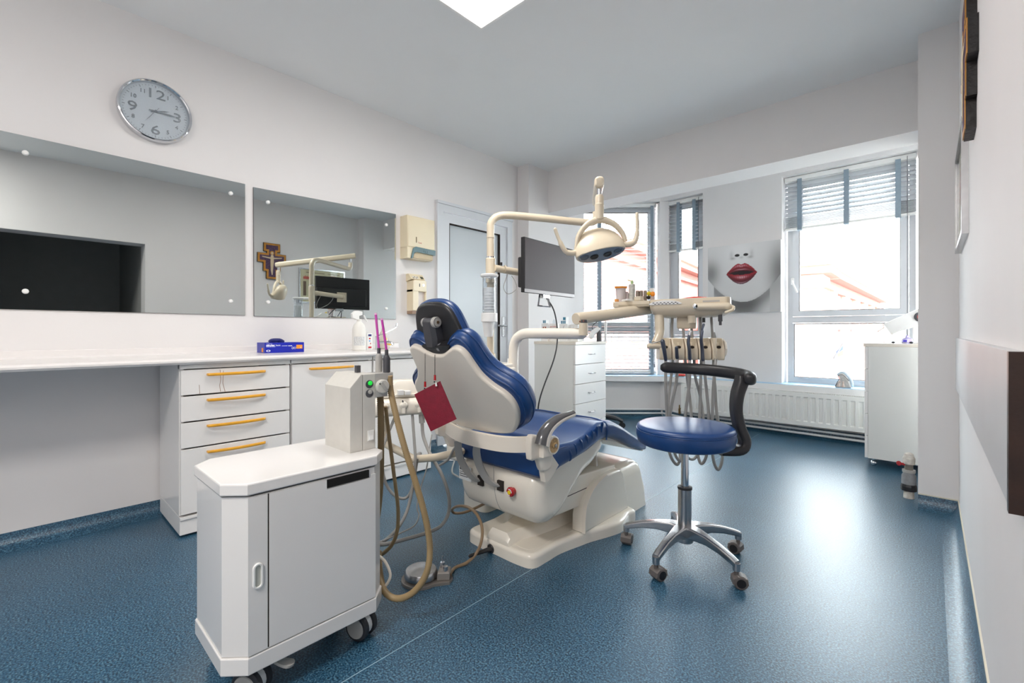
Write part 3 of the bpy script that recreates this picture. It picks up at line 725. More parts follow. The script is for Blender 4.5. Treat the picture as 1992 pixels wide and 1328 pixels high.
cf = thing('crucifix', 'stepped gilded crucifix with black edges hung high on the right wall', 'crucifix', (XR, 2.2, 1.69))
MX = fr((XR, 2.26, 1.69), (0, -1, 0), z=(-1, 0, 0)) @ Matrix.Diagonal((.93, .9, 1, 1))
CO = [(-.075, 0), (.075, 0), (.075, .11), (.115, .11), (.115, .235), (.19, .235), (.19, .37), (.07, .37), (.07, .395), (.11, .395), (.11, .52), (-.11, .52), (-.11, .395), (-.07, .395), (-.07, .37), (-.19, .37), (-.19, .235), (-.115, .235), (-.115, .11), (-.075, .11)]
part('cross_body', MB().slab(CO, 0, .026, M=MX), M_DARKW, cf)
part('gilt_front', MB().slab(inset(CO, .004), .026, .029, M=MX), M_GILT, cf)
part('painted_panel', MB().slab(inset(CO, .03), .029, .030, M=MX), mat('dim_purple_panel', (84, 62, 92), .6, noise=(60, .5)), cf)
FLAT = Matrix.Translation((0, 0, .0255)) @ Matrix.Diagonal((1, 1, .15, 1))
part('figure', MB().tube([(0, .35, .04), (0, .33, .04), (0, .24, .04), (.004, .12, .04), (0, .06, .04)], [.012, .02, .022, .014, .006], 8, M=MX @ FLAT).tube([(-.13, .315, .038), (-.05, .305, .04), (0, .3, .04), (.05, .305, .04), (.13, .315, .038)], [.006, .009, .012, .009, .006], 8, M=MX @ FLAT).ball((0, .375, .04), (.016, .02, .01), 10, MX @ FLAT), mat('pale_figure', (222, 200, 168), .5), cf)
part('halo', MB().lathe([(0, .030), (.03, .030), (.03, .031), (0, .031)], 20, MX @ Matrix.Translation((0, .378, 0))), M_GILT, cf)

ce = thing('framed_certificate', 'silver framed cream certificate with red sun seal on the right wall', 'picture', (XR, 2.94, 1.40))
MF = fr((XR, 3.27, 1.40), (0, -1, 0), z=(-1, 0, 0))
fw, fh = .66, .48
part('frame', MB().box(0, fw, 0, .018, 0, .022, MF).box(0, fw, fh-.018, fh, 0, .022, MF).box(0, .018, .018, fh-.018, 0, .022, MF).box(fw-.018, fw, .018, fh-.018, 0, .022, MF), M_STEEL, ce)
part('sheet', MB().box(.018, fw-.018, .018, fh-.018, 0, .008, MF), mat('aged_cream_paper', (232, 214, 178), .6), ce)
sun = []
for i in range(32): a = 2*math.pi*i/32; r = .085 if i % 2 else .06; sun.append((.17+r*math.cos(a), .3+r*math.sin(a)))
part('red_seal', MB().slab(sun, .008, .009, M=MF).loft([[(.17+r*math.cos(a), .3+r*math.sin(a), .0088) for a in [2*math.pi*i/32 for i in range(32)]] for r in (.098, .104)], cap=False, M=MF), mat('seal_red', (206, 84, 70), .6), ce)
part('ink_lines', MB().box(.3, .56, .42, .428, .008, .0086, MF).box(.08, .25, .42, .426, .008, .0086, MF).box(.36, .5, .38, .384, .008, .0086, MF).box(.56, .6, .1, .3, .008, .0086, MF), mat('sepia_ink', (120, 92, 74), .7), ce)
part('red_crest', MB().slab([(.52, .33), (.6, .33), (.6, .37), (.58, .36), (.575, .385), (.56, .36), (.545, .38), (.535, .36), (.52, .37)], .008, .009, M=MF), bpy.data.materials['seal_red'], ce)
part('cover_glass', MB().box(.018, fw-.018, .018, fh-.018, .012, .014, MF), M_GLASS, ce)

# ================================================================ window bay
# canvas with red lips
LX0, LX1 = -1.7692, -1.0751
LZ0, LZ1 = 1.195, 1.905
lp = thing('canvas_print', 'square canvas print of glossy red lips on a grey face between windows', 'picture', ((LX0+LX1)/2, YW-.015, LZ0))
part('stretcher', MB().rbox(LX0, LX1, YW-.03, YW, LZ0, LZ1, .003), mat('canvas_white', (226, 226, 226), .7), lp)
def sm(a, b, x):
    t = min(1, max(0, (x-a)/(b-a))); return t*t*(3-2*t)
def lipcol(u, v):
    # u right 0..1, v up 0..1; soft grey face
    g = .85-.05*(1-v)
    dx = (u-.52)
    jaw = .155+1.35*dx*dx+ (.25*max(0, dx)**2)
    if v < jaw:                                     # neck, below the jaw line
        d = jaw-v
        g = .50-.14*math.exp(-((d-.05)/.09)**2)+.18*sm(.05, .3, abs(dx)) + .10*sm(.1, .3, d)
        if u > .86: g = .74-.1*sm(.1, .5, v)
        if u < .09: g = .82
    else:
        d = v-jaw
        g -= .04*(1-sm(0, .05, d))
        g -= .34*math.exp(-((u-1.0)/.14)**2-((v-.58)/.3)**2)
        g -= .30*math.exp(-((u-.04)/.12)**2-((v-.60)/.17)**2)
        g += .05*math.exp(-((u-.45)/.2)**2-((v-.9)/.2)**2)
    # nose
    for s in (-1, 1):
        g -= .09*math.exp(-((u-.485-s*.14)/.026)**2-((v-.85)/.055)**2)
        g -= .16*math.exp(-((u-.485-s*.12)/.035)**2-((v-.80)/.018)**2)
        e = ((u-.485-s*.06)/.034)**2+((v-.84)/.02)**2
        g = g+(.1-g)*(1-sm(.6, 1.3, e))
    g -= .12*math.exp(-((u-.485)/.03)**2-((v-.805)/.016)**2)
    c = [g, g, g*1.0]
    # lips
    x = (u-.485)/.215
    if abs(x) < 1:
        top = .572+.158*(1-abs(x)**1.8)-.026*math.exp(-(x/.16)**2)
        bot = .572-.155*(1-abs(x)**2.0)
        if bot < v < top:
            mid_t = .572+.036*(1-x*x)*(1 if abs(x) < .7 else .5); mid_b = .572-.02*(1-abs(x)**1.5)*(1 if abs(x) < .6 else .3)
            n = .5+.5*math.sin(u*260+3*math.sin(v*40))
            base = [.62, .05, .10]
            if mid_b < v < mid_t and abs(x) < .78: base = [.10, .015, .03]
            elif v >= mid_t:
                t = (v-mid_t)/(top-mid_t+1e-6)
                base = [.34+.26*t, .02+.08*t*n, .08+.08*t*n]
                h = math.exp(-((t-.72)/.16)**2)*math.exp(-((x+.05)/.5)**2)*(.25+.75*n)
                base = [b+(1-b)*h*.75 for b in base]
                h = math.exp(-((t-.22)/.07)**2)*math.exp(-(x/.45)**2); base = [b+(.95-b)*h*.6 for b in base]
            else:
                t = (mid_b-v)/(mid_b-bot+1e-6)
                base = [.60-.34*t, .05, .11]
                h = math.exp(-((t-.28)/.17)**2)*math.exp(-(x/.42)**2)*(.2+.8*n); base = [b+(1-b)*h*.85 for b in base]
                h = math.exp(-((t-.86)/.06)**2)*math.exp(-(x/.45)**2); base = [b+(.95-b)*h*.5 for b in base]
            c = base
    return c
def print_sheet(name, w, h, n, fn, M, parent):
    me = bpy.data.meshes.new(name)
    vs = [(w*i/n, h*j/n, 0) for j in range(n+1) for i in range(n+1)]
    fs = [(j*(n+1)+i, j*(n+1)+i+1, (j+1)*(n+1)+i+1, (j+1)*(n+1)+i) for j in range(n) for i in range(n)]
    me.from_pydata([tuple(RM[parent.name].inverted() @ M @ Vector(v)) for v in vs], [], fs)
    ca = me.color_attributes.new('print', 'FLOAT_COLOR', 'POINT')
    arr = []
    for j in range(n+1):
        for i in range(n+1):
            c = fn(i/n, j/n); arr += [*(lin([255*max(0, min(1, q)) for q in c])), 1]
    ca.data.foreach_set('color', arr)
    m = mat(name+'_ink', (255, 255, 255), .55, noise=False)
    a = m.node_tree.nodes.new('ShaderNodeAttribute'); a.attribute_name = 'print'
    m.node_tree.links.new(a.outputs['Color'], m.node_tree.nodes['Principled BSDF'].inputs['Base Color'])
    o = bpy.data.objects.new(name, me); COL.objects.link(o); me.materials.append(m); o.parent = parent
    RM[o.name] = RM[parent.name]; return o
print_sheet('printed_picture', LX1-LX0-.004, LZ1-LZ0-.004, 150, lipcol, fr((LX0+.002, YW-.0306, LZ0+.002), (1, 0, 0), (0, 0, 1)), lp)

# radiator
rx0, rx1, ry = -2.0175, .1, 4.94
rd = thing('radiator', 'low white panel radiator with pressed vertical ribs under the sill', 'radiator', ((rx0+rx1)/2, ry+.04, .125))
rb = MB(); pitch = .0585; nn = int((rx1-rx0-.06)/pitch)
o = [(rx0, .0)]
for i in range(nn):
    x = rx0+.035+pitch*i
    o += [(x, 0), (x+.007, .009), (x+.033, .009), (x+.04, 0)]
o += [(rx1, 0)]
zs = [(.135, 0), (.165, 0), (.175, 1), (.385, 1), (.395, 0), (.425, 0)]
rb.loft([[(x, ry+d*k*1.35, z) for x, d in o] for z, k in zs], cap=False, closed=False)
part('front_panel', rb, M_RAD, rd, smooth=False)
part('casing', MB().box(rx0, rx1, ry+.013, ry+.06, .135, .425).box(rx0-.002, rx0+.004, ry-.001, ry+.07, .13, .43).box(rx0, rx1, ry-.001, ry+.006, .128, .136).box(rx0, rx1, ry-.001, ry+.006, .424, .432), M_RAD, rd)
gr = MB(); x = rx0+.03
while x < rx1-.02: gr.box(x, x+.008, ry+.006, ry+.068, .43, .434); x += .016
part('top_grille', gr, M_RAD, rd, kind='stuff')
part('valve', MB().cyl((rx0-.03, ry+.03, .09), (rx0-.03, ry+.03, .15), .012).cyl((rx0-.03, ry+.03, .15), (rx0-.03, ry+.03, .19), .007).cyl((rx0-.03, ry+.03, .15), (rx0+.01, ry+.03, .15), .008), mat('brass', (150, 120, 80), .3, .9), rd)
pp = thing('heating_pipe', 'pair of white heating pipes running low along the bay wall', 'pipe', (-1.2, 5.0, .05))
a1 = M1 @ Vector((.02, -.03, .1)); b1 = M1 @ Vector((WLEN-.02, -.03, .1))
part('pipe', MB().tube([tuple(a1), tuple(b1), (rx0-.03, YW-.05, .09), (rx1+.1, YW-.05, .07)], .011, 10), M_TRIMW, pp)
part('pipe', MB().tube([tuple(a1-Vector((0, 0, .045))), tuple(b1-Vector((0, 0, .045))), (rx0-.03, YW-.04, .045), (rx1+.1, YW-.05, .032)], .011, 10), M_TRIMW, pp)
# dental teeth model and statuette on the sill
tm = thing('teeth_model', 'red gum dental teeth model on the sill below the narrow window', 'model', (-2.0774, 5.06, 0.497))
tx, ty = -2.0774, 5.06
for s, z0 in ((1, .515), (-1, .56)):
    ring = [(tx+.042*math.cos(a), ty+.02-.045*math.sin(a)) for a in [math.pi*i/10 for i in range(11)]]
    part('gum', MB().tube([(x, y, z0) for x, y in ring], .016, 8, rnd=True), mat('gum_red' , (214, 70, 66), .3), tm)
    for x, y in ring[::1]:
        part('tooth', MB().rbox(x-.006, x+.006, y-.008, y+.008, z0+(.008 if s > 0 else -.026), z0+(.028 if s > 0 else -.008), .003), mat('tooth', (246, 236, 206), .25) if 'tooth' not in bpy.data.materials else bpy.data.materials['tooth'], tm)
part('stand', MB().rbox(tx-.055, tx+.055, ty-.03, ty+.045, .497, .502, .002), mat('green_stand', (96, 140, 120), .4), tm)
stx, sty = -0.5767, 5.05
st = thing('statuette', 'small grey and pale blue veiled figure statuette on the sill', 'statuette', (stx, sty, .497))
Mt = fr((stx, sty, .497), (1, 0, 0), (0, 0, 1))
part('robe', MB().slab(crc([(-.055, 0), (.05, 0), (.052, .03), (.04, .07), (.02, .105), (-.005, .125), (-.028, .12), (-.037, .105), (-.024, .08), (-.036, .055), (-.052, .03)], 4), -.02, .03, .008, .012, M=Mt), mat('glazed_grey_stone', (188, 184, 180), .3, noise=(60, .15)), st)
part('veil', MB().tube(cr([(.06, .02, 0), (.058, .05, 0), (.04, .09, 0), (.012, .125, 0), (-.012, .134, 0), (-.036, .115, 0)], 5), .014, 8, M=Mt, rnd=True), mat('pale_blue_glaze', (196, 212, 224), .25), st)
part('dark_outline', MB().tube(cr([(-.057, .012, .028), (-.04, .055, .028), (-.027, .08, .028), (-.038, .105, .028), (-.01, .118, .028), (.015, .1, .028), (.042, .065, .028)], 4), .0025, 6, M=Mt), M_DGREY, st)
part('small_figure', MB().ball((-.025, .052, .03), (.009, .008, .006), 8, Mt).ball((.0, .048, .03), (.009, .008, .006), 8, Mt).tube([(-.028, .044, .028), (-.034, .006, .03)], [.006, .012], 8, M=Mt).tube([(.0, .04, .028), (.002, .006, .03)], [.006, .014], 8, M=Mt), mat('rosy_glaze', (204, 184, 172), .4), st)

# ---------------------------------------------------------------- mobile drawer cabinets
def drawer_cab(label, loc, rz, w, d, n, h, nm, handles=True):
    """origin: front centre on floor; front faces local -y"""
    c = thing(nm, label, 'cabinet', loc, rz, group='white mobile drawer cabinets')
    zb = .065
    part('carcass', MB().box(-w/2, -w/2+.018, .02, d, zb, h-.025).box(w/2-.018, w/2, .02, d, zb, h-.025).box(-w/2+.018, w/2-.018, d-.01, d, zb, h-.025).box(-w/2+.018, w/2-.018, .02, d-.01, zb, zb+.018), M_CABG, c, local=True)
    part('cabinet_top', MB().rbox(-w/2-.004, w/2+.004, -.006, d+.004, h-.025, h, .003), mat('warm_white_top', (226, 218, 206), .35) if 'warm_white_top' not in bpy.data.materials else bpy.data.materials['warm_white_top'], c, local=True)
    dh = (h-.025-zb)/n; d0 = h0 = None
    for i in range(n):
        z = zb+dh*i
        if d0 is None:
            d0 = part('drawer', MB().rbox(-w/2, w/2, 0, .019, z+.002, z+dh-.002, .0015), M_CAB, c, local=True)
            if handles:
                h0 = part('handle', MB().tube(cr([(-.045, .004, z+dh*.5), (-.04, -.018, z+dh*.5), (0, -.024, z+dh*.5), (.04, -.018, z+dh*.5), (.045, .004, z+dh*.5)], 5), .0045, 8), M_STEEL, d0, local=True)
        else:
            q = share(d0, c, (0, 0, dh*i))
            if handles: k = h0.copy(); COL.objects.link(k); k.parent = q
    for sx in (-1, 1):
        for yy in (.05, d-.05):
            cs = part('caster', MB().ball((sx*(w/2-.05), yy, .025), (.022, .022, .025), 12).cyl((sx*(w/2-.05), yy, .045), (sx*(w/2-.05), yy, zb), .008), M_CHROME, c, local=True)
    return c
drawer_cab('white five drawer cabinet near the glazed door, boxes on its top', (-2.165, 3.37, 0.0), math.pi/2, .48, .44, 5, .915, 'drawer_cabinet')
rc = drawer_cab('white drawer cabinet on castors half hidden by the right pillar', (-.36, 4.49, 0), -math.pi/2, .44, .50, 5, .915, 'drawer_cabinet', False)

# cartons and small boxes on the left cabinet
def carton(label, x0, y0, w, h, d=.06):
    c = thing('carton', label, 'box', (x0+w/2, y0+d/2, .915), group='cartons on the left cabinet')
    part('card', MB().rbox(x0, x0+w, y0, y0+d, .915, .915+h, .001), M_PAPER, c)
    return c, fr((x0, y0, .915), (1, 0, 0), (0, 0, 1))
YC = 3.22
c1, m1 = carton('white carton with a red tooth picture, leftmost on the cabinet', -2.5996, YC, .075, .16)
part('tooth_picture', MB().box(.018, .056, .065, .13, 0, .001, m1), mat('dark_red_picture', (150, 60, 54), .6, noise=(120, .3)), c1)
part('tooth_shape', MB().slab(crc([(.024, .07), (.03, .1), (.03, .125), (.044, .125), (.044, .1), (.05, .07), (.04, .085), (.034, .085)], 3), .001, .0016, M=m1), mat('ivory_print', (226, 214, 190), .5), c1)
part('print_line', MB().box(.022, .052, .047, .053, 0, .001, m1).box(.018, .058, .03, .034, 0, .001, m1), M_INKR, c1)
c2, m2 = carton('white carton with salmon red lower half behind the monitor cable', -2.5287, YC+.03, .085, .158)
part('salmon_band', MB().box(.0, .085, .04, .088, 0, .001, m2), mat('salmon_print', (236, 130, 118), .5), c2)
text('print', 'periokin', .02, m2 @ Matrix.Translation((.008, .125, .0008)), M_INKR, c2)
part('dark_shape', MB().ball((.05, .045, 0), (.04, .012, .0012), 12, m2), M_INKK, c2)
c3, m3 = carton('white carton with a navy arch and a thin curved stroke', -2.3971, YC, .086, .152)
part('curved_stroke', MB().tube(cr([(.03, .108, 0), (.042, .112, 0), (.046, .128, 0), (.054, .138, 0)], 5), .0014, 6, M=m3), M_INKK, c3)
text('print', 'sensitive', .0155, m3 @ Matrix.Translation((.012, .088, .0008)), M_INKK, c3)
arch = [(.043+r*math.cos(a), .035+r*1.1*math.sin(a)) for r, A in ((.03, range(0, 13)), (.02, range(12, -1, -1))) for a in [math.pi*i/12 for i in A]]
part('navy_arch', MB().slab(arch, 0, .001, M=m3), M_INKB, c3)
part('tooth_shape', MB().slab(crc([(.03, .036), (.034, .055), (.043, .058), (.052, .055), (.056, .036), (.043, .045)], 3), 0, .001, M=m3), M_ORANGE, c3)
c4, m4 = carton('pale carton with faint grey print, rightmost on the cabinet', -2.3157, YC+.05, .08, .15)
part('faint_stroke', MB().tube(cr([(.02, .098, 0), (.03, .105, 0), (.034, .125, 0), (.042, .135, 0)], 5), .0012, 6, M=m4).box(.01, .045, .085, .088, 0, .001, m4), mat('faint_print', (196, 202, 208), .6), c4)
M_SKY = mat('teal_blue_print', (74, 140, 168), .45)
def tiny(label, px, z, x, n, w=.018, y=YC+.02):
    b = None
    t = thing('small_box', label, 'box', (x, y, z), group='small blue and white boxes on the cartons')
    part('card', MB().rbox(x, x+w*n, y, y+.04, z, z+.03, .001), M_PAPER, t)
    for i in range(n): part('blue_print', MB().box(x+w*i+.002, x+w*i+w*.8, y-.001, y, z+.003, z+.027), M_SKY, t)
tiny('small blue box pair on the leftmost carton', 0, 1.076, -2.5977, 2)
tiny('row of three blue boxes on the navy arch carton', 0, 1.068, -2.3951, 3)
tiny('blue box on top of the three blue boxes', 0, 1.099, -2.3728, 1, .035)
pb = solo('pill_bottle', MB().lathe([(0, 0), (.012, 0), (.012, .022), (.006, .026), (.006, .038), (0, .038)], 14, Matrix.Translation((-2.4974, YC+.055, 1.074))), M_CLEAR, 'tiny clear bottle standing on the salmon banded carton', 'bottle')

# curing lamp set on the left cabinet (white arm, grey holder and cable)
pl = thing('polishing_lamp', 'white jointed arm with a grey canister and black cable on the left cabinet', 'lamp', (-2.1534, 3.5, 0.915))
q = (-2.1429, 3.5, 0.9317)
part('post', MB().cyl((-2.1013, 3.5, .915), (-2.1013, 3.5, 1.075), .011, .011).lathe([(.014, 0), (.016, .02), (0, .04)], 14, Matrix.Translation((-2.1013, 3.5, 1.06))), M_WHITE, pl)
part('white_arm', MB().tube(cr([(-2.1852, 3.4, .96), (-2.1769, 3.42, .99), (-2.1548, 3.46, 1.02)], 5), .024, 12, rnd=True), M_WHITE, pl)
part('canister', MB().lathe([(0, 0), (.022, 0), (.022, .07), (.014, .09), (.005, .13), (0, .13)], 16, Matrix.Translation((-2.1429, 3.46, .915))), M_DGREY, pl)
part('cable', MB().tube(cr([(-2.0996, 3.46, 1.1), (-2.162, 3.44, 1.08), (-2.1937, 3.43, 1.04), (-2.1726, 3.44, 1.0), (-2.141, 3.45, 1.03)], 6), .003, 6), M_BLACKP, pl)

# white angled device on the right cabinet
dv = thing('milling_lamp', 'white angled device with a round dark knob on the right cabinet', 'device', (-.1, 4.42, .915))
Mv = fr((0, 4.36, 0), (1, 0, 0), (0, 0, 1))
pts = [(-0.2584, 1.0574), (-0.0562, 1.1688), (-0.0562, 1.0477), (-0.1738, 1.0), (-0.2114, 0.9735)]
part('angled_head', MB().slab(pts, -.12, 0, .004, .004, M=Mv), M_WHITE, dv)
part('column', MB().rbox(-0.0947, -0.0263, 4.40, 4.46, .915, 1.09, .006), M_WHITE, dv)
part('knob', MB().lathe([(0, 0), (.036, 0), (.036, .012), (.03, .016), (0, .016)], 24, fr((-0.0507, 4.358, 1.1064), (1, 0, 0), z=(0, -1, 0))), M_DGREY, dv)
part('knob_cap', MB().lathe([(0, 0), (.022, 0), (.022, .006), (0, .006)], 20, fr((-0.048, 4.342, 1.1064), (1, 0, 0), z=(0, -1, 0))), mat('dusky_red_cap', (176, 84, 84), .4), dv)
part('clip', MB().tube([(-0.2614, 4.36, 1.0612), (-0.2525, 4.36, 1.0306), (-0.2913, 4.36, 1.0)], .003, 6), M_STEEL, dv)
vb = thing('purple_bottle', 'small clear and violet bottle beside the white device', 'bottle', (-0.1238, 4.33, .915))
Mv2 = Matrix.Translation((-0.1218, 4.33, .915))
part('bottle', MB().lathe([(0, 0), (.03, 0), (.034, .02), (.03, .035), (.012, .045), (.012, .06), (0, .06)], 18, Mv2), mat('violet_tint', (196, 190, 240), .15, trans=.6), vb)
part('violet_label', MB().box(-.022, .0, -.0352, -.03, .012, .026, Mv2), mat('violet_print', (70, 56, 176), .5), vb)
def tool(label, a, b, knob):
    t = thing('hand_tool', label, 'tool', ((a[0]+b[0])/2, a[1], .915))
    part('shaft', MB().cyl(a, b, .0025, .0025, 8), M_STEEL, t); part('head', MB().ball(knob, (.012, .01, .008), 8), M_BLACKP, t)
tool('thin steel tool lying left on the right cabinet top', (-.31, 4.32, .921), (-.21, 4.34, .921), (-.2, 4.34, .923))
tool('dark headed steel tool beside the violet bottle', (-.16, 4.30, .921), (-.1, 4.30, .921), (-.1, 4.30, .923))

# floor valve beside the pillar
vp = (-0.0953, 3.6347, 0.0)
fv = thing('floor_valve', 'grimy white and grey pipe valve rising from the floor by the pillar', 'valve', (vp[0], vp[1], 0))
Mf = Matrix.Translation((vp[0], vp[1], 0))
part('stub', MB().lathe([(0, 0), (.026, 0), (.024, .05), (0, .05)], 20, Mf), mat('dirty_white_plastic', (206, 200, 190), .6, noise=(60, .15)), fv)
part('black_nut', MB().lathe([(0, .045), (.037, .045), (.038, .07), (.034, .085), (0, .085)], 10, Mf), M_BLACKP, fv, angle=10)
part('grey_coupling', MB().lathe([(0, .085), (.035, .085), (.034, .135), (.028, .145), (.028, .16), (.0, .16)], 20, Mf), mat('dusty_grey_plastic', (140, 142, 144), .5, noise=(60, .1)), fv)
part('grey_ring', MB().lathe([(0, .155), (.031, .155), (.031, .17), (0, .17)], 20, Mf), M_LGREY, fv)
part('valve_body', MB().cyl((vp[0], vp[1], .17), (vp[0], vp[1], .215), .02), mat('taupe_plastic', (122, 116, 108), .5), fv)
part('white_cap', MB().lathe([(0, .205), (.028, .205), (.03, .24), (.024, .25), (.022, .265), (.012, .272), (0, .272)], 18, Mf), bpy.data.materials['dirty_white_plastic'], fv)
part('red_handle', MB().cyl((vp[0]-.02, vp[1]-.01, .2), (vp[0]-.04, vp[1]-.02, .203), .008).ball((vp[0]-.045, vp[1]-.022, .204), (.013, .012, .015), 8), M_REDP, fv, label='small red tap handle')

# black office chair behind the left cabinet: only its star base shows
oc = thing('office_chair', 'black swivel chair with star base behind the left drawer cabinet', 'chair', (-2.62, 4.0, 0))
ox, oy = -2.62, 4.0
part('column', MB().cyl((ox, oy, .08), (ox, oy, .40), .025), M_BLACKP, oc)
part('seat', MB().slab(circ(.17, 28, ox, oy), .40, .46, .02, .025), mat('black_seat_vinyl', (30, 30, 33), .5), oc)
for k in range(5):
    a = math.radians(46+72*k); ca, sa = math.cos(a), math.sin(a)
    part('leg', MB().tube(cr([(ox, oy, .135), (ox+.15*ca, oy+.15*sa, .13), (ox+.3*ca, oy+.3*sa, .1), (ox+.37*ca, oy+.37*sa, .07)], 4), [.03]*5+[.024]*4+[.02]*4, 8), M_BLACKP, oc)
    part('caster', MB().cyl((ox+.37*ca-.02*sa, oy+.37*sa+.02*ca, .028), (ox+.37*ca+.02*sa, oy+.37*sa-.02*ca, .028), .028).cyl((ox+.37*ca, oy+.37*sa, .03), (ox+.37*ca, oy+.37*sa, .075), .008), M_MATTEB, oc)


# ================================================================ suction cart
ct = thing('suction_cart', 'offwhite wheeled suction cart with chamfered corners in the foreground', 'cart', (-1.485, .595, 0))
CX0, CX1, CY0, CY1, CH = -1.66, -1.311, .358, .831, .05
def octo(d=0., n=CH):
    x0, x1, y0, y1 = CX0-d, CX1+d, CY0-d, CY1+d
    return [(x0+n, y0), (x1-n, y0), (x1, y0+n), (x1, y1-n), (x1-n, y1), (x0+n, y1), (x0, y1-n), (x0, y0+n)]
part('cart_body', MB().slab(octo(-.004), .148, .566), M_CART, ct, smooth=False)
part('plinth', MB().slab(octo(0), .1, .146, .003, .003, 2), M_CART, ct, angle=20)
part('lid', MB().slab(octo(.002), .571, .603, .004, .004, 2), M_CART, ct, angle=20)
part('seam', MB().slab(octo(-.012), .145, .572), M_GAP, ct, smooth=False)
fx = CX1-.004
yd = 0.4559
dpts = [(yd+.004, .15), (CY1-CH-.002, .15), (CY1-CH-.002, .545), (0.7629, .545), (0.7629, .535), (0.6187, .535), (0.6187, .564), (yd+.004, .564)]
MDX = fr((fx, 0, 0), (0, 1, 0), z=(1, 0, 0))
dcart = part('cart_door', MB().slab(dpts, 0, .0035, M=MDX), M_CART, ct, smooth=False)
part('door_gap', MB().box(fx-.01, fx+.0008, yd+.0005, yd+.004, .15, .564), M_GAP, ct)
part('paper_slot', MB().box(fx-.0, fx+.0042, 0.6203, 0.7557, .538, .562), mat('slot_black', (14, 12, 12), .9), ct)
part('front_strip', MB().box(fx, fx+.0035, CY0+CH, yd, .15, .564), M_CART, ct)
hy0 = 0.4315
hp = part('recessed_handle', MB().loft([[(p[0], p[1], z) for p in rr(w, h, w/2-.0005, 8)] for w, h, z in ((.026, .068, .0035), (.026, .068, .006), (.023, .065, .008), (.0155, .058, .008), (.013, .055, .002))], cap=False, M=MDX @ Matrix.Translation((hy0, 0.3536, 0))), M_WHITE, ct, label='oval recessed finger pull')
part('handle_recess', MB().slab(rr(.015, .057, .0074, 8), .0034, .0042, M=MDX @ Matrix.Translation((hy0, 0.3536, 0))), mat('recess_grey', (186, 188, 180), .5), hp)
# casters of the cart
def twin(cx, cy, ang, brake=False):
    ca, sa = math.cos(ang), math.sin(ang); r = .043
    ax = Vector((-sa, ca, 0)); c = Vector((cx, cy, r))
    o = part('caster', MB().cyl(tuple(c-ax*.012), tuple(c+ax*.012), .036).cyl((cx-.02*ca, cy-.02*sa, .06), (cx-.02*ca, cy-.02*sa, .1), .016), M_WHITE, ct)
    for s in (-1, 1):
        w = MB().lathe([(0, .010), (r-.006, .010), (r, .013), (r, .026), (r-.004, .030), (0, .030)], 28, fr(tuple(c), (ca, sa, 0), z=tuple(ax*s)))
        wo = part('tyre', w, M_TYRE, o)
        part('hub_cap', MB().lathe([(0, .029), (.033, .029), (.031, .033), (0, .034)], 24, fr(tuple(c), (ca, sa, 0), z=tuple(ax*s))), M_LGREY, o)
    if brake: part('brake_lever', MB().slab(crc([(-.02, 0), (0, -.014), (.03, -.02), (.045, -.005), (.04, .012), (.02, .012), (0, .014)], 3), -.004, .004, .001, .001, M=Matrix.Translation((cx+.02, cy+.06, .075)) @ Matrix.Rotation(.9, 4, 'Z') @ Matrix.Rotation(.3, 4, 'Y')), M_LGREY, o)
twin(-1.375, .765, .35); twin(-1.372, .437, .6, True); twin(-1.6, .765, .2); twin(-1.6, .437, .5)
# console
KX0, KX1, KY0, KY1 = -1.572, -1.395, .735, .828
MK2 = fr((0, 0, 0), (0, 1, 0), (0, 0, 1))        # slab extrudes along +x
cs = part('console', MB().slab([(KY0, .603), (.781, .603), (.781, .857), (.775, .858), (KY0, .815)], KX0, KX1, .002, .002, 2, MK2), M_CONS, ct, angle=20)
ks = part('control_block', MB().slab([(.782, .603), (KY1, .603), (KY1, .857), (.782, .857)], KX0, KX1, .002, .002, 2, MK2), M_CONS, ct, angle=20)
MKX = fr((KX1, 0, 0), (0, 1, 0), z=(1, 0, 0))
for z in (.823, .792):
    part('round_plate', MB().lathe([(0, 0), (.0138, 0), (.0138, .0015), (0, .0015)], 24, MKX @ Matrix.Translation((.805, z, 0))), M_DGREY, ks)
part('pilot_lamp', MB().lathe([(.0075, .001), (.0075, .005), (.005, .007), (0, .0075)], 16, MKX @ Matrix.Translation((.8065, .8265, 0))), mat('green_pilot_lamp', (20, 170, 50), .2, emit=((30, 220, 70), .5)), ks, label='green lit pilot lamp')
part('push_button', MB().lathe([(.0075, .001), (.0075, .004), (0, .005)], 16, MKX @ Matrix.Translation((.8065, .797, 0))), M_LGREY, ks)
sw = part('rocker_switch', MB().rbox(KX1, KX1+.003, .798, .821, .632, .667, .001), M_WHITE, ks)
part('rocker', MB().add([(KX1+.003, .802, .636), (KX1+.003, .817, .636), (KX1+.003, .802, .663), (KX1+.003, .817, .663), (KX1+.0035, .802, .65), (KX1+.0035, .817, .65), (KX1+.007, .802, .637), (KX1+.007, .817, .637)], [(0, 1, 7, 6), (6, 7, 5, 4), (4, 5, 3, 2), (0, 6, 4, 2), (1, 3, 5, 7)]), M_WHITE, sw, smooth=False)
part('rear_lever', MB().box(-1.485, -1.47, .80, .815, .857, .882), M_DGREY, ks)
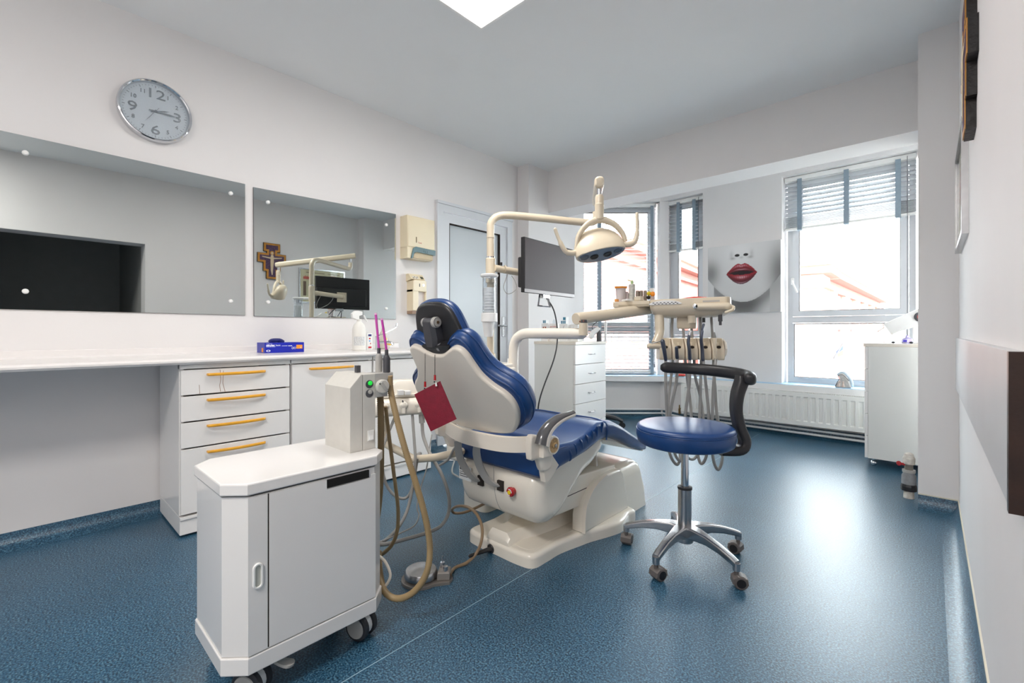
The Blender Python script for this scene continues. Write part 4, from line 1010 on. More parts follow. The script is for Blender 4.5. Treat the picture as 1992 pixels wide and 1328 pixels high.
# hose holder bracket with the selector dial
br = part('hose_bracket', MB().slab([(KY1, .775), (.876, .775), (.876, .835), (.898, .835), (.898, .857), (KY1, .857)], -1.455, KX1+.0, .002, .002, 2, MK2), M_LGREY, ct, angle=20)
dl = part('selector_dial', MB().lathe([(0, 0), (.0235, 0), (.0235, .012), (.021, .014), (0, .014)], 32, MKX @ Matrix.Translation((.851, .812, 0))), M_CONS, br)
part('dial_grip', MB().rbox(-.0045, .0045, -.02, .02, .014, .022, .002, MKX @ Matrix.Translation((.851, .812, 0)) @ Matrix.Rotation(.6, 4, 'Z')), M_LGREY, br)
part('dial_mark', MB().box(-.0015, .0015, .015, .02, .014, .0146, MKX @ Matrix.Translation((.851, .812, 0)) @ Matrix.Rotation(.95, 4, 'Z')).box(-.0015, .0015, -.02, -.015, .014, .0146, MKX @ Matrix.Translation((.851, .812, 0)) @ Matrix.Rotation(.95, 4, 'Z')), M_INKK, br)
def corr(pts, r, k=10, step=.0066):
    """corrugated hose along a smooth path"""
    P = cr(pts, 14); out = []; R = []; 
    # resample evenly
    d = 0.; q = [P[0]]
    for a, b in zip(P, P[1:]):
        L = (b-a).length; t = step/2-d
        while t <= L: q.append(a.lerp(b, t/L)); t += step/2
        d = L-(t-step/2)
    for i, p in enumerate(q): out.append(p); R.append(r if i % 2 else r*.84)
    return out, R
def ejector(label, px_top, base, straw, grip_m, hose, hr):
    """suction handpiece standing in the bracket: grip, straw, hose below"""
    e = thing('suction_handpiece', label, 'suction tube', base)
    b = Vector(base)
    part('grip', MB().lathe([(0, -.02), (.0085, -.02), (.0095, .0), (.0105, .03), (.009, .042), (0, .042)] if hr < .01 else [(0, -.02), (.011, -.02), (.0125, .0), (.0125, .045), (.008, .056), (0, .056)], 18, Matrix.Translation(b)), grip_m, e)
    tp_ = .042 if hr < .01 else .056
    part('collar', MB().cyl(tuple(b+Vector((0, 0, tp_-.004))), tuple(b+Vector((0, 0, tp_+.02))), .0065 if hr < .01 else .0062), M_DGREY, e)
    part('straw', MB().tube([tuple(b+Vector((0, 0, tp_+.018))), straw], .0042, 10), M_PINK, e, label='magenta straw tip')
    d = Vector(straw)-b; d.normalize()
    part('straw_end', MB().tube([straw, tuple(Vector(straw)+d*.006)], .0047, 10), mat('pale_pink_tip', (232, 176, 214), .3) if 'pale_pink_tip' not in bpy.data.materials else bpy.data.materials['pale_pink_tip'], e)
    if hose:
        p, R = corr(hose, hr)
        part('hose', MB().tube(p, R, 12), M_HOSE, e, angle=180, label='tan corrugated hose')
    return e
E1 = (-1.4455, 0.8716, 0.8664); E2 = (-1.4077, 0.8792, 0.8608)
ejector('slim suction handpiece with upright magenta straw, left one on cart bracket', 0, E1, (-1.4626, 0.8695, 1.0608), M_LGREY,
        [(-1.4442, 0.8728, 0.8481), (-1.4415, 0.8753, 0.7529), (-1.4401, 0.8765, 0.6797), (-1.449, 0.8819, 0.5856), (-1.4682, 0.8915, 0.4686), (-1.5211, 0.9107, 0.3181), (-1.5863, 0.9188, 0.1794)], .0125)
ejector('thick grey suction handpiece with leaning magenta straw, right one on cart bracket', 0, E2, (-1.4108, 0.8627, 1.0413), M_DGREY,
        [(-1.3997, 0.8865, 0.8463), (-1.3971, 0.889, 0.7921), (-1.3652, 0.8911, 0.7054), (-1.3271, 0.8989, 0.6034), (-1.2941, 0.9157, 0.5008), (-1.2601, 0.9334, 0.3823), (-1.2473, 0.9451, 0.2779), (-1.2375, 0.927, 0.2014), (-1.2665, 0.9003, 0.1361), (-1.3156, 0.8688, 0.1027), (-1.3663, 0.8493, 0.112), (-1.4237, 0.8645, 0.1412), (-1.4647, 0.8811, 0.2124)], .0115)
p, R = corr([(-1.4633, 0.9096, 0.728), (-1.4711, 0.9295, 0.6108), (-1.4759, 0.9523, 0.4718), (-1.4818, 0.974, 0.3392), (-1.4919, 0.9784, 0.2474), (-1.5063, 0.9652, 0.1927), (-1.5367, 0.9508, 0.1565), (-1.5734, 0.9442, 0.1309)], .0075)
part('side_hose', MB().tube(p, R, 10), M_HOSE, ct, angle=180)
part('drain_tube', MB().tube(cr([(-1.4469, 0.8703, 0.2037), (-1.4117, 0.8755, 0.1919), (-1.3809, 0.8766, 0.1609), (-1.3774, 0.8663, 0.1361), (-1.3944, 0.8507, 0.1077)], 6), .005, 8), M_CREAM, ct)

# ================================================================ dental chair
XC = -1.42
dc = thing('dental_chair', 'blue and cream dental chair seen from behind in the middle of the room', 'dental chair', (XC, 1.9, 0))
def mirror_x(o, cx): return [(2*cx-x, y) for x, y in o]
# base plate
be = [(-1.2345, 1.472), (-1.2265, 1.56), (-1.2265, 1.655), (-1.2035, 1.776), (-1.187, 1.851), (-1.150, 1.965), (-1.135, 2.05), (-1.16, 2.16), (-1.20, 2.25)]
BX = -1.432
op = [(BX, 1.452)]+[(-1.31, 1.452)]+be+[(2*BX-x, y) for x, y in be[::-1]]+[(-1.554, 1.452)]
opl = [tuple(v[:2]) for v in crc(op, 4)]
part('base_plate', MB().slab(opl, 0, .058, 0, .02, 4), M_CREAM, dc)
# raised spine and hub on the plate
part('base_spine', MB().loft([[(BX+x*w, y, .05+z*h) for x, z in ((-1, 0), (1, 0), (.86, .6), (.6, 1), (-.6, 1), (-.86, .6))] for y, w, h in ((1.46, .075, .03), (1.475, .075, .055), (1.55, .07, .05), (1.62, .10, .05), (1.75, .12, .07), (1.9, .13, .08))]), M_CREAM, dc, angle=40)
part('plate_recess', MB().slab([tuple(v[:2]) for v in crc([(-1.36, 1.50), (-1.28, 1.495), (-1.262, 1.54), (-1.262, 1.66), (-1.25, 1.78), (-1.29, 1.84), (-1.36, 1.80), (-1.35, 1.6)], 4)], .0575, .0592, 0, .001, 2), M_CREAM, dc)
part('plate_joint', MB().box(-1.26, -1.2, 1.79, 1.793, .0575, .0592), M_GAP, dc)
lv = part('foot_lever', MB().tube([(-1.4629, 1.4533, 0.02), (-1.4606, 1.4283, 0.0226), (-1.4604, 1.3198, 0.0344)], [.013, .010, .007], 12, rnd=True).lathe([(0, 0), (.024, 0), (.022, .012), (.015, .018), (0, .018)], 20, fr((-1.4666, 1.4636, 0.0176), (1, 0, 0), z=(-.25, -.95, .05))), M_BLACKP, dc, label='black foot lever')
# pedestal: two fins, cap and rear block
fin = [(1.79, .055), (1.793, .13), (1.81, .19), (1.867, .246), (1.93, .272), (1.985, .284), (2.10, .284), (2.14, .279), (2.165, .25), (2.19, .17), (2.215, .055)]
for xa, xb in ((-1.262, -1.19), (2*BX+1.19, 2*BX+1.262)):
    part('pedestal_fin', MB().slab(fin, xa, xb, .012, .012, 3, MK2), M_CREAM, dc)
part('pedestal_cap', MB().slab([(1.99, .235), (2.14, .235), (2.14, .283), (1.99, .283)], 2*BX+1.262, -1.262, .004, .004, 2, MK2), M_CREAM, dc)
part('pedestal_edge', MB().strip(cr([(1, y, z) for y, z in fin[:7]], 3), .01, .006, (1, 0, 0)) if False else MB().strip(cr([(-1.19, y, z) for y, z in [(1.79, .06), (1.793, .132), (1.81, .192), (1.867, .248), (1.93, .274), (1.985, .286)]], 4), .02, .008, (1, 0, 0)), M_SHELL, dc)
part('rear_block', MB().loft([[(BX+p[0], 2.31+p[1], z) for p in rr(w, d, r, 4)] for w, d, r, z in ((.44, .36, .04, 0), (.43, .35, .045, .10), (.40, .32, .05, .20), (.38, .30, .05, .235), (.34, .26, .05, .255), (.24, .18, .05, .262))]), M_CREAM, dc, angle=40)
# lift arm
la = part('lift_arm', MB().slab([(1.55, .235), (1.60, .18), (2.12, .155), (2.14, .30), (1.62, .33), (1.55, .32)], -1.62, -1.225, .01, .01, 2, MK2), M_CREAM, dc)
part('lift_joint', MB().box(-1.2255, -1.2243, 1.60, 2.12, .243, .2465), M_GAP, dc)
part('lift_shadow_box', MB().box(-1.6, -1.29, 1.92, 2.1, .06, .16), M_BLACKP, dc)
# seat pan (housing under the seat)
pan = [(1.452, .385), (1.437, .33), (1.448, .25), (1.478, .195), (1.53, .175), (1.58, .18), (1.64, .205), (1.70, .25), (1.75, .29), (1.80, .325), (1.88, .355), (1.955, .40), (1.985, .44), (1.985, .485), (1.94, .54), (1.86, .538), (1.75, .515), (1.58, .48), (1.50, .42)]
pans = [tuple(v[:2]) for v in crc(pan, 3)]
part('seat_pan', MB().slab(pans, -1.69, -1.185, .065, .065, 6, MK2), M_CREAM, dc, angle=50)
part('pan_front_band', MB().strip(cr([(-1.45, 1.985, .32), (-1.45, 1.975, .39), (-1.45, 1.975, .46)], 3), .42, .012, (1, 0, 0)), M_SHELL, dc)
part('pan_seam', MB().strip(cr([(-1.43, 1.4335, .41), (-1.43, 1.4365, .33), (-1.425, 1.4465, .25), (-1.42, 1.476, .195), (-1.42, 1.52, .1745)], 4), .0018, .002, (1, 0, 0)), M_LGREY, dc)
es = part('emergency_stop', MB().lathe([(0, 0), (.0145, 0), (.0145, .012), (.02, .014), (.021, .022), (.017, .029), (0, .03)], 24, fr((-1.312, 1.4385, .32), (1, 0, 0), (0, 0, 1))), M_REDP, dc, label='red emergency stop button')
part('stop_centre', MB().lathe([(0, .0298), (.0085, .0298), (.0085, .0315), (0, .0315)], 18, fr((-1.312, 1.4385, .32), (1, 0, 0), (0, 0, 1))), M_YEL, es)
part('stop_arrows', MB().slab([(.0115*math.cos(a), .0115*math.sin(a)) for a in [math.pi*i/10 for i in range(7)]]+[(.0145*math.cos(a), .0145*math.sin(a)) for a in [math.pi*i/10 for i in range(6, -1, -1)]], .0296, .031, M=fr((-1.312, 1.4385, .32), (1, 0, 0), (0, 0, 1))).slab([(-.0115*math.cos(a), -.0115*math.sin(a)) for a in [math.pi*i/10 for i in range(7)]]+[(-.0145*math.cos(a), -.0145*math.sin(a)) for a in [math.pi*i/10 for i in range(6, -1, -1)]], .0296, .031, M=fr((-1.312, 1.4385, .32), (1, 0, 0), (0, 0, 1))), M_INKW, es)
stk = part('type_sticker', MB().box(-1.66, -1.575, 1.4315, 1.434, .30, .365), M_PAPER, dc, smooth=False)
part('sticker_print', MB().box(-1.655, -1.62, 1.4305, 1.4316, .345, .36).box(-1.655, -1.58, 1.4305, 1.4316, .325, .328).box(-1.655, -1.60, 1.4305, 1.4316, .315, .318).box(-1.655, -1.59, 1.4305, 1.4316, .335, .337), M_DGREY, stk)
# straps from the back support to the pan
for sp, sx in (([(-1.5208, 1.305, 0.5256), (-1.5464, 1.33, 0.4713), (-1.56, 1.36, 0.4119), (-1.547, 1.395, 0.3509), (-1.5244, 1.425, 0.3205)], 0), ([(-1.3991, 1.305, 0.5322), (-1.4292, 1.33, 0.4788), (-1.4385, 1.36, 0.4131), (-1.4265, 1.395, 0.3494), (-1.3992, 1.425, 0.3256)], 1)):
    e = sp[-1]
    part('support_strap', MB().strip(cr(sp+[(e[0]+.02, 1.45, e[2]-.001)], 5), .032, .011, (.8, .5, .1)), M_LGREY, dc, angle=50)
    part('strap_slot', MB().box(e[0]-.004, e[0]+.03, 1.428, 1.44, e[2]-.022, e[2]+.022), M_GAP, dc)
part('strap_bar', MB().cyl((-1.5393, 1.315, 0.5185), (-1.3972, 1.315, 0.5264), .007), mat('bronze_bar', (132, 108, 88), .4, .6), dc)
# seat and leg rest cushion
secs = [(1.425, .482, .42, .262), (1.435, .50, .404, .272), (1.50, .512, .405, .276), (1.55, .522, .425, .277), (1.65, .518, .44, .275), (1.75, .528, .452, .27), (1.83, .552, .464, .262), (1.89, .564, .474, .255), (1.95, .56, .474, .25)]
legs = [(1.951, .56, .474, .25), (1.96, .562, .476, .252), (2.02, .552, .466, .25), (2.12, .512, .432, .245), (2.26, .446, .372, .235), (2.38, .392, .33, .222), (2.46, .36, .318, .205), (2.50, .347, .322, .18)]
def cush(sec):
    rings = []
    for y, zt, zb, hw in sec:
        h = zt-zb; r = h*.33
        rings.append([(XC+.005+p[0], y, zb+h/2+p[1]+(.010*(1-(p[0]/hw)**2) if p[1] > 0 else 0)-(.012*math.exp(-(p[0]/(hw*.55))**2) if p[1] > 0 else 0)) for p in rr(2*hw, h, r, 5)])
    return MB().loft(rings)
seat = part('seat_cushion', cush(secs), M_VINYL, dc, angle=70)
lr = part('leg_rest', cush(legs), M_VINYL, dc, angle=70)
# piping seams and side gathers
for s in (-1, 1):
    part('seam_piping', MB().tube(cr([(XC+.005+s*(hw-.008), y, zt-.012) for y, zt, zb, hw in secs[1:]], 4), .0028, 6), M_VINYL, seat)
    part('seam_piping', MB().tube(cr([(XC+.005+s*(hw-.008), y, zt-.012) for y, zt, zb, hw in legs[1:-1]], 4), .0028, 6), M_VINYL, lr)
    for k in range(7):
        y = 1.60+.047*k; zt = .505+.012*k
        part('gather', MB().tube(cr([(XC+.005+s*.268, y, zt-.008), (XC+.005+s*(.275-.003*k), y+.012, zt-.035), (XC+.005+s*(.268-.003*k), y+.016, zt-.062)], 4), [.003]+[.0075]*7+[.003], 8, rnd=True), M_VINYL, seat)
part('seam_piping', MB().tube(cr([(XC-.24, 1.956, .47), (XC-.25, 1.954, .53), (XC-.2, 1.953, .566), (XC, 1.953, .566), (XC+.2, 1.953, .566), (XC+.255, 1.954, .53), (XC+.25, 1.956, .47)], 5), .004, 6), M_VINYL, lr)
part('leg_rest_underside', MB().slab([(2.02, .45), (2.12, .425), (2.3, .35), (2.42, .318), (2.42, .33), (2.3, .362), (2.12, .438), (2.02, .468)], XC-.2, XC+.21, .002, .002, 2, MK2), M_SHELL, dc)
part('front_pillow', MB().slab(rr(.4, .12, .05, 5, XC, 1.60), .508, .535, .012, .02, 4), M_VINYL, dc)
# backrest
TB = math.radians(34); sb_, cb_ = math.sin(TB), math.cos(TB)
MBK = fr((XC, 1.325, .583), (1, 0, 0), (0, -sb_, cb_))      # local z points to the rear
half = [(.06, .403), (.095, .42), (.13, .43), (.158, .421), (.174, .395), (.182, .355), (.197, .305), (.232, .262), (.276, .228), (.298, .19), (.297, .14), (.272, .085), (.24, .045), (.2, .015)]
shell = half+[(.1, -.005), (0, -.01), (-.1, -.005)]+[(-x, y) for x, y in half[::-1]]+[(-.025, .391), (.025, .391)]
shell = [tuple(v[:2]) for v in crc(shell, 4)]
def bulged(mb, f):
    q = MB(); q.f = list(mb.f); q.v = [f(v) for v in mb.v]; return q
bs = part('backrest_shell', MB().slab(shell, -.03, 0, .004, .012, 4, MBK), M_SHELL, dc, angle=40)
hc = [(.05, .425), (.085, .452), (.125, .467), (.165, .456), (.192, .42), (.202, .37), (.215, .325), (.248, .29), (.30, .258), (.328, .22), (.336, .175), (.328, .125), (.30, .075), (.258, .035), (.2, .005)]
cu_o = hc+[(.1, -.01), (0, -.015), (-.1, -.01)]+[(-x, y) for x, y in hc[::-1]]+[(-.02, .408), (.02, .408)]
cu_o = [tuple(v[:2]) for v in crc(cu_o, 4)]
bk = part('back_cushion', MB().slab(cu_o, -.112, -.022, .045, .030, 6, MBK), M_VINYL, dc, angle=70)
pip = inset(cu_o, .012)
part('cushion_piping', MB().tube([tuple(MBK @ Vector((p[0], p[1], -.0265))) for p in pip+[pip[0]]], .004, 6), M_VINYL, bk)
pip = inset(cu_o, -.001)
part('cushion_piping', MB().tube([tuple(MBK @ Vector((p[0], p[1], -.062))) for p in pip+[pip[0]]], .003, 6), M_VINYL, bk)
part('notch_lining', MB().slab([tuple(v[:2]) for v in crc([(-.085, .425), (-.06, .404), (-.025, .390), (.025, .390), (.06, .404), (.085, .425), (.05, .43), (0, .425), (-.05, .43)], 3)], -.05, -.012, .002, .004, 2, MBK), M_BLACKP, dc)
# band round the lower back, right arm of the band
bandp = cr([(-1.70, 1.45, .575), (-1.685, 1.39, .56), (-1.62, 1.335, .562), (-1.50, 1.305, .552), (-1.36, 1.305, .549), (-1.25, 1.325, .549), (-1.165, 1.37, .555), (-1.135, 1.43, .555)], 5)
part('back_band', MB().strip(bandp, .058, .022, (0, 0, 1)), M_SHELL, dc, angle=50)
part('band_trim', MB().tube([p+Vector((0, 0, .030)) for p in bandp], .004, 8), M_CREAM, dc)
part('band_arm', MB().slab([tuple(v[:2]) for v in crc([(1.33, .595), (1.37, .598), (1.42, .575), (1.455, .545), (1.462, .47), (1.44, .448), (1.40, .452), (1.375, .50), (1.33, .51)], 3)], -1.15, -1.122, .004, .008, 3, MK2), M_SHELL, dc)
part('arm_bracket', MB().slab([(1.40, .50), (1.47, .50), (1.515, .45), (1.485, .425), (1.45, .40), (1.425, .40)], -1.155, -1.128, .002, .004, 2, MK2), M_SHELL, dc)
# left band arm
part('band_arm', MB().slab([tuple(v[:2]) for v in crc([(1.33, .60), (1.37, .60), (1.42, .57), (1.455, .545), (1.462, .47), (1.44, .448), (1.40, .452), (1.375, .50), (1.33, .52)], 3)], -1.718, -1.69, .008, .004, 3, MK2), M_SHELL, dc)
# armrest on the right
ap = cr([(-1.11, 1.3686, 0.5628), (-1.11, 1.3844, 0.5979), (-1.11, 1.4234, 0.63), (-1.11, 1.4911, 0.6511), (-1.11, 1.5812, 0.6602)], 6)
n_ = len(ap)
body = []; padr = []
for i, p in enumerate(ap):
    t = i/(n_-1)
    tg = (ap[min(i+1, n_-1)]-ap[max(i-1, 0)]).normalized(); nn = Vector((1, 0, 0)).cross(tg)
    wv = .024*(1-t)+.0105*t
    if nn.y < 0: nn = -nn
    c2 = p+nn*(wv*.62)
    padr.append([tuple(p+Vector((.026*(1-.3*t)*math.cos(a), 0, 0))+nn*(wv*math.sin(a))) for a in [2*math.pi*k/16 for k in range(16)]])
    body.append([tuple(c2+Vector((.024*(1-.3*t)*math.cos(a)+.003, 0, 0))+nn*(wv*1.05*math.sin(a))) for a in [2*math.pi*k/16 for k in range(16)]])
part('armrest_pad', MB().loft(padr), M_ARMPAD, dc, angle=60, label='glossy dark grey arm pad')
part('armrest_body', MB().loft(body), M_SHELL, dc, angle=60)
pc = (-1.095, 1.4371, 0.5508)
pv = part('armrest_pivot', MB().lathe([(0, -.045), (.033, -.045), (.036, -.02), (.036, .0), (.031, .002), (.030, -.004), (0, -.004)], 28, fr(pc, (0, 1, 0), z=(1, 0, 0))).slab([(pc[1]-.06, pc[2]-.04), (pc[1]-.0, pc[2]-.045), (pc[1]+.0, pc[2]+.035), (pc[1]-.06, pc[2]+.01)], pc[0]-.04, pc[0]-.004, .006, .006, 3, MK2), M_SHELL, dc)
part('pivot_core', MB().lathe([(0, -.004), (.0295, -.004), (.0295, -.002), (.012, -.002), (.012, .004), (.008, .006), (0, .006)], 20, fr(pc, (0, 1, 0), z=(1, 0, 0))), mat('exposed_tan_mechanism', (186, 156, 112), .5, noise=(90, .35)), pv, label='exposed tan pivot mechanism')
part('pivot_screw', MB().cyl((pc[0]-.002, pc[1], pc[2]), (pc[0]+.01, pc[1], pc[2]), .007), M_STEEL, pv)
part('left_armrest', MB().tube(cr([(-1.715, 1.44, .56), (-1.715, 1.46, .61), (-1.715, 1.52, .645), (-1.715, 1.60, .65)], 5), [.022]*8+[.016]*8, 12, rnd=True), M_ARMPAD, dc)
# headrest
TH = math.radians(20)
MHR = fr((XC-.006, 1.145, .946), (1, 0, 0), (0, -math.sin(TH), math.cos(TH)))
hro = [tuple(v[:2]) for v in crc([(-.085, 0), (.085, 0), (.134, .008), (.146, .04), (.136, .09), (.113, .145), (.072, .176), (0, .184), (-.072, .176), (-.113, .145), (-.136, .09), (-.146, .04), (-.134, .008)], 4)]
hs = part('headrest_shell', MB().slab(inset(hro, .005), -.025, .010, .002, .014, 4, MHR), M_BLACKP, dc)
part('headrest_rib', MB().tube([tuple(MHR @ Vector((.035, .15, .002))), tuple(MHR @ Vector((.06, .05, .002)))], .008, 8, rnd=True), M_BLACKP, hs)
hcu = part('headrest_cushion', MB().slab(hro, -.052, -.004, .03, .010, 5, MHR), M_VINYL, dc, angle=70)
pip = inset(hro, .001)
part('cushion_piping', MB().tube([tuple(MHR @ Vector((p[0], p[1], -.026))) for p in pip+[pip[0]]], .003, 6), M_VINYL, hcu)
# headrest link
j1, j2 = Vector((-1.4226, 1.0828, 1.0358)), Vector((-1.4429, 1.1185, 0.939))
lk = part('headrest_link', MB().loft([[tuple(j2.lerp(j1, t)+Vector((x*w*1.1, y*.02, 0))) for x, y in ((-1, -.6), (-.6, -1.3), (.6, -1.3), (1, -.6), (1, 1), (-1, 1))] for t, w in ((0, .026), (.12, .03), (.35, .036), (.75, .034), (.9, .03), (1, .026))]), M_DGREY, dc, angle=20)
ax = Vector((.9, -.2, .05)).normalized()
part('upper_joint', MB().cyl(tuple(j1-Vector((.043, 0, 0))), tuple(j1+Vector((.043, 0, 0))), .0185), M_DGREY, lk)
part('joint_cap', MB().lathe([(0, 0), (.0215, 0), (.0215, .012), (.017, .017), (0, .018)], 24, fr(tuple(j1+Vector((.026, 0, 0))), (0, 1, 0), z=(1, -.15, 0))), M_LGREY, lk)
part('joint_screw', MB().lathe([(.0, .018), (.006, .018), (.006, .0195), (0, .0195)], 12, fr(tuple(j1+Vector((.026, 0, 0))), (0, 1, 0), z=(1, -.15, 0))), mat('brass_ring', (170, 140, 110), .3, .8), lk)
part('joint_cap', MB().lathe([(0, 0), (.019, 0), (.019, .008), (0, .012)], 20, fr(tuple(j1-Vector((.030, 0, 0))), (0, 1, 0), z=(-1, 0, 0))), M_LGREY, lk)
part('lower_joint', MB().cyl(tuple(j2-Vector((.042, 0, 0))), tuple(j2+Vector((.042, 0, 0))), .016), M_DGREY, lk)
part('joint_cap', MB().lathe([(0, 0), (.0175, 0), (.0175, .012), (.012, .016), (0, .014)], 22, fr(tuple(j2+Vector((.03, 0, 0))), (0, 1, 0), z=(1, -.15, 0))), mat('mid_grey_knob', (130, 130, 133), .35), lk)
part('link_stem', MB().tube([tuple(j1+Vector((0, .01, -.005))), tuple(MHR @ Vector((0, .09, .0)))], .012, 8).tube([tuple(j2+Vector((0, .01, 0))), tuple(MBK @ Vector((0, .41, -.03)))], .016, 8), M_BLACKP, lk)

# crimson booklet hanging on ball chains
bo = thing('booklet', 'crimson booklet hanging on two ball chains behind the backrest', 'book', (-1.36, 1.0589, 0.7215))
bc = [Vector(p) for p in ((-1.4193, 1.0043, 0.7656), (-1.3407, 1.063, 0.8167), (-1.2957, 1.1044, 0.6754), (-1.3741, 1.0459, 0.6273))]
nrm = (bc[1]-bc[0]).cross(bc[3]-bc[0]).normalized()
if nrm.y > 0: nrm = -nrm
bk_ = MB().add([tuple(p) for p in bc]+[tuple(p-nrm*.004) for p in bc], [(0, 1, 2, 3), (7, 6, 5, 4), (0, 4, 5, 1), (1, 5, 6, 2), (2, 6, 7, 3), (3, 7, 4, 0)])
part('front_cover', bk_, M_RED, bo, smooth=False)
part('pages', MB().add([tuple(p-nrm*.004+(sum(bc, Vector())/4-p)*.03) for p in bc]+[tuple(p-nrm*.012+(sum(bc, Vector())/4-p)*.03) for p in bc], [(0, 1, 2, 3), (7, 6, 5, 4), (0, 4, 5, 1), (1, 5, 6, 2), (2, 6, 7, 3), (3, 7, 4, 0)]), M_PAPER, bo, smooth=False)
part('back_cover', MB().add([tuple(p-nrm*.012+Vector((-.003, 0, -.002))) for p in bc]+[tuple(p-nrm*.015+Vector((-.003, 0, -.002))) for p in bc], [(0, 1, 2, 3), (7, 6, 5, 4), (0, 4, 5, 1), (1, 5, 6, 2), (2, 6, 7, 3), (3, 7, 4, 0)]), M_RED, bo, smooth=False)
for a, b in (((-1.4346, 1.065, 0.9147), (-1.3897, 1.0316, 0.8137)), ((-1.4109, 1.0936, 0.9105), (-1.3628, 1.0563, 0.8386))):
    A_v, B_v = Vector(a), Vector(b); mb = MB(); m_ = 24
    for i in range(m_+1): mb.ball(tuple(A_v.lerp(B_v, i/m_)), .0016, 6)
    part('ball_chain', mb.tube([a, b], .0006, 4), M_GAP, bo)
    part('red_clip', MB().tube([b, tuple(B_v+Vector((0, 0, -.02)))], [.004, .0048], 8), M_REDP, bo)
    part('clip_end', MB().ball(tuple(B_v+Vector((-.003, 0, -.026))), .003, 8), M_BLACKP, bo)
part('white_peg', MB().cyl((-1.348, 1.0496, 0.8115), (-1.345, 1.0496, 0.7984), .0035), M_WHITE, bo)

# ================================================================ spittoon pillar with light pole
UX0, UX1, UY0, UY1 = -2.09, -1.735, 1.68, 1.965
un = thing('cuspidor_unit', 'cream cuspidor pillar behind the chair carrying pole and pipe', 'dental unit', (-1.91, 1.82, 0))
part('pillar_body', MB().slab(rr(UX1-UX0, UY1-UY0, .05, 5, (UX0+UX1)/2, (UY0+UY1)/2), .26, .80, .03, .012, 4), M_CREAM, un)
part('pillar_foot', MB().slab(rr(.2, .2, .04, 5, -1.9, 1.84), 0, .27), M_CREAM, un)
part('pillar_lid', MB().slab(rr(UX1-UX0-.02, UY1-UY0-.02, .045, 5, (UX0+UX1)/2, (UY0+UY1)/2), .80, .82, 0, .008, 3), M_CREAM, un)
part('cuspidor_bowl', MB().lathe([(.03, .83), (.06, .85), (.11, .89), (.125, .90), (.128, .905), (.118, .905), (.055, .862), (0, .855)], 28, Matrix.Translation((-2.10, 1.66, -.03))), M_WHITE, un)
part('cup_filler', MB().tube(cr([(-1.80, 1.74, .82), (-1.80, 1.70, .90), (-1.80, 1.60, .945), (-1.80, 1.53, .938)], 5), .012, 8).tube([(-1.6264, 1.4932, 0.9428), (-1.6098, 1.5357, 0.9523)], [.012, .008], 8, rnd=True), M_TAN, un)
plr = part('light_pole', MB().cyl((-1.92, 1.90, .82), (-1.92, 1.90, 1.30), .0215).lathe([(.03, .82), (.034, .83), (.03, .87), (.022, .875)], 20, Matrix.Translation((-1.92, 1.90, 0))), M_TAN, un)
part('pole_collar', MB().lathe([(0, 1.29), (.029, 1.29), (.029, 1.43), (.0225, 1.44), (0, 1.44)], 22, Matrix.Translation((-1.92, 1.90, 0))), M_TAN, plr)
part('pole_ring', MB().lathe([(.0225, 1.437), (.0245, 1.437), (.0245, 1.445), (.0225, 1.445)], 22, Matrix.Translation((-1.92, 1.90, 0))), M_CHROME, plr)
# bottle style items on the lid
part('lid_fitting', MB().cyl((-1.80, 1.93, .82), (-1.80, 1.93, .845), .008).cyl((-1.84, 1.78, .82), (-1.84, 1.78, .85), .012), M_WHITE, un)
# curved instrument pipe
pip_ = cr([(-1.762, 1.93, .80), (-1.762, 1.93, .86), (-1.758, 1.931, .925), (-1.735, 1.934, .965), (-1.69, 1.94, .988), (-1.62, 1.95, .991), (-1.46, 1.97, .99), (-1.335, 1.987, .99)], 6)
part('instrument_pipe', MB().tube([(-1.762, 1.93, .70)]+[tuple(p) for p in pip_], .029, 20, rnd=True), M_CREAM, un)
part('pipe_collar', MB().lathe([(.0305, .70), (.0305, .775), (.029, .78)], 22, Matrix.Translation((-1.762, 1.93, 0))), M_SHELL, un)

# cup dispenser on the pole
cdp = thing('cup_dispenser', 'clear tube of white plastic cups clipped to the light pole', 'dispenser', (-1.8408, 1.8123, 0.9708))
cc = Vector((-1.8372, 1.8088, 1.1309))
Mc = Matrix.Translation((cc.x, cc.y, 0))
zt, zm, zb_ = 1.3171, 1.0815, 0.9709
part('top_ring', MB().lathe([(.038, zt-.012), (.05, zt-.006), (.052, zt+.004), (.046, zt+.008), (.038, zt)], 26, Mc).tube([(cc.x, cc.y, zt), (-1.92, 1.90, zt)], .012, 8), M_WHITE, cdp)
part('clear_tube', MB().lathe([(.0395, zt), (.0395, zm), (.038, zm), (.038, zt)], 26, Mc), M_CLEAR, cdp)
part('cup_stack', MB().lathe([(0, zm-.02), (.030, zm-.02), (.034, zm+.10), (.034, zt-.07), (.030, zt-.068), (0, zt-.068)], 22, Mc), M_WHITE, cdp, kind=None)
rg = MB()
for k in range(9): rg.lathe([(.0335, zm+.012+.016*k), (.0352, zm+.014+.016*k), (.0335, zm+.018+.016*k)], 22, Mc)
part('cup_rims', rg, M_WHITE, cdp)
part('lower_collar', MB().lathe([(.043, zm-.026), (.046, zm-.024), (.046, zm+.022), (.043, zm+.024), (.038, zm)], 26, Mc), M_WHITE, cdp)
part('lowest_cup', MB().lathe([(.036, zm-.02), (.024, zb_+.005), (.022, zb_), (0, zb_)], 22, Mc @ Matrix.Translation((-.008, 0, 0))), M_WHITE, cdp)

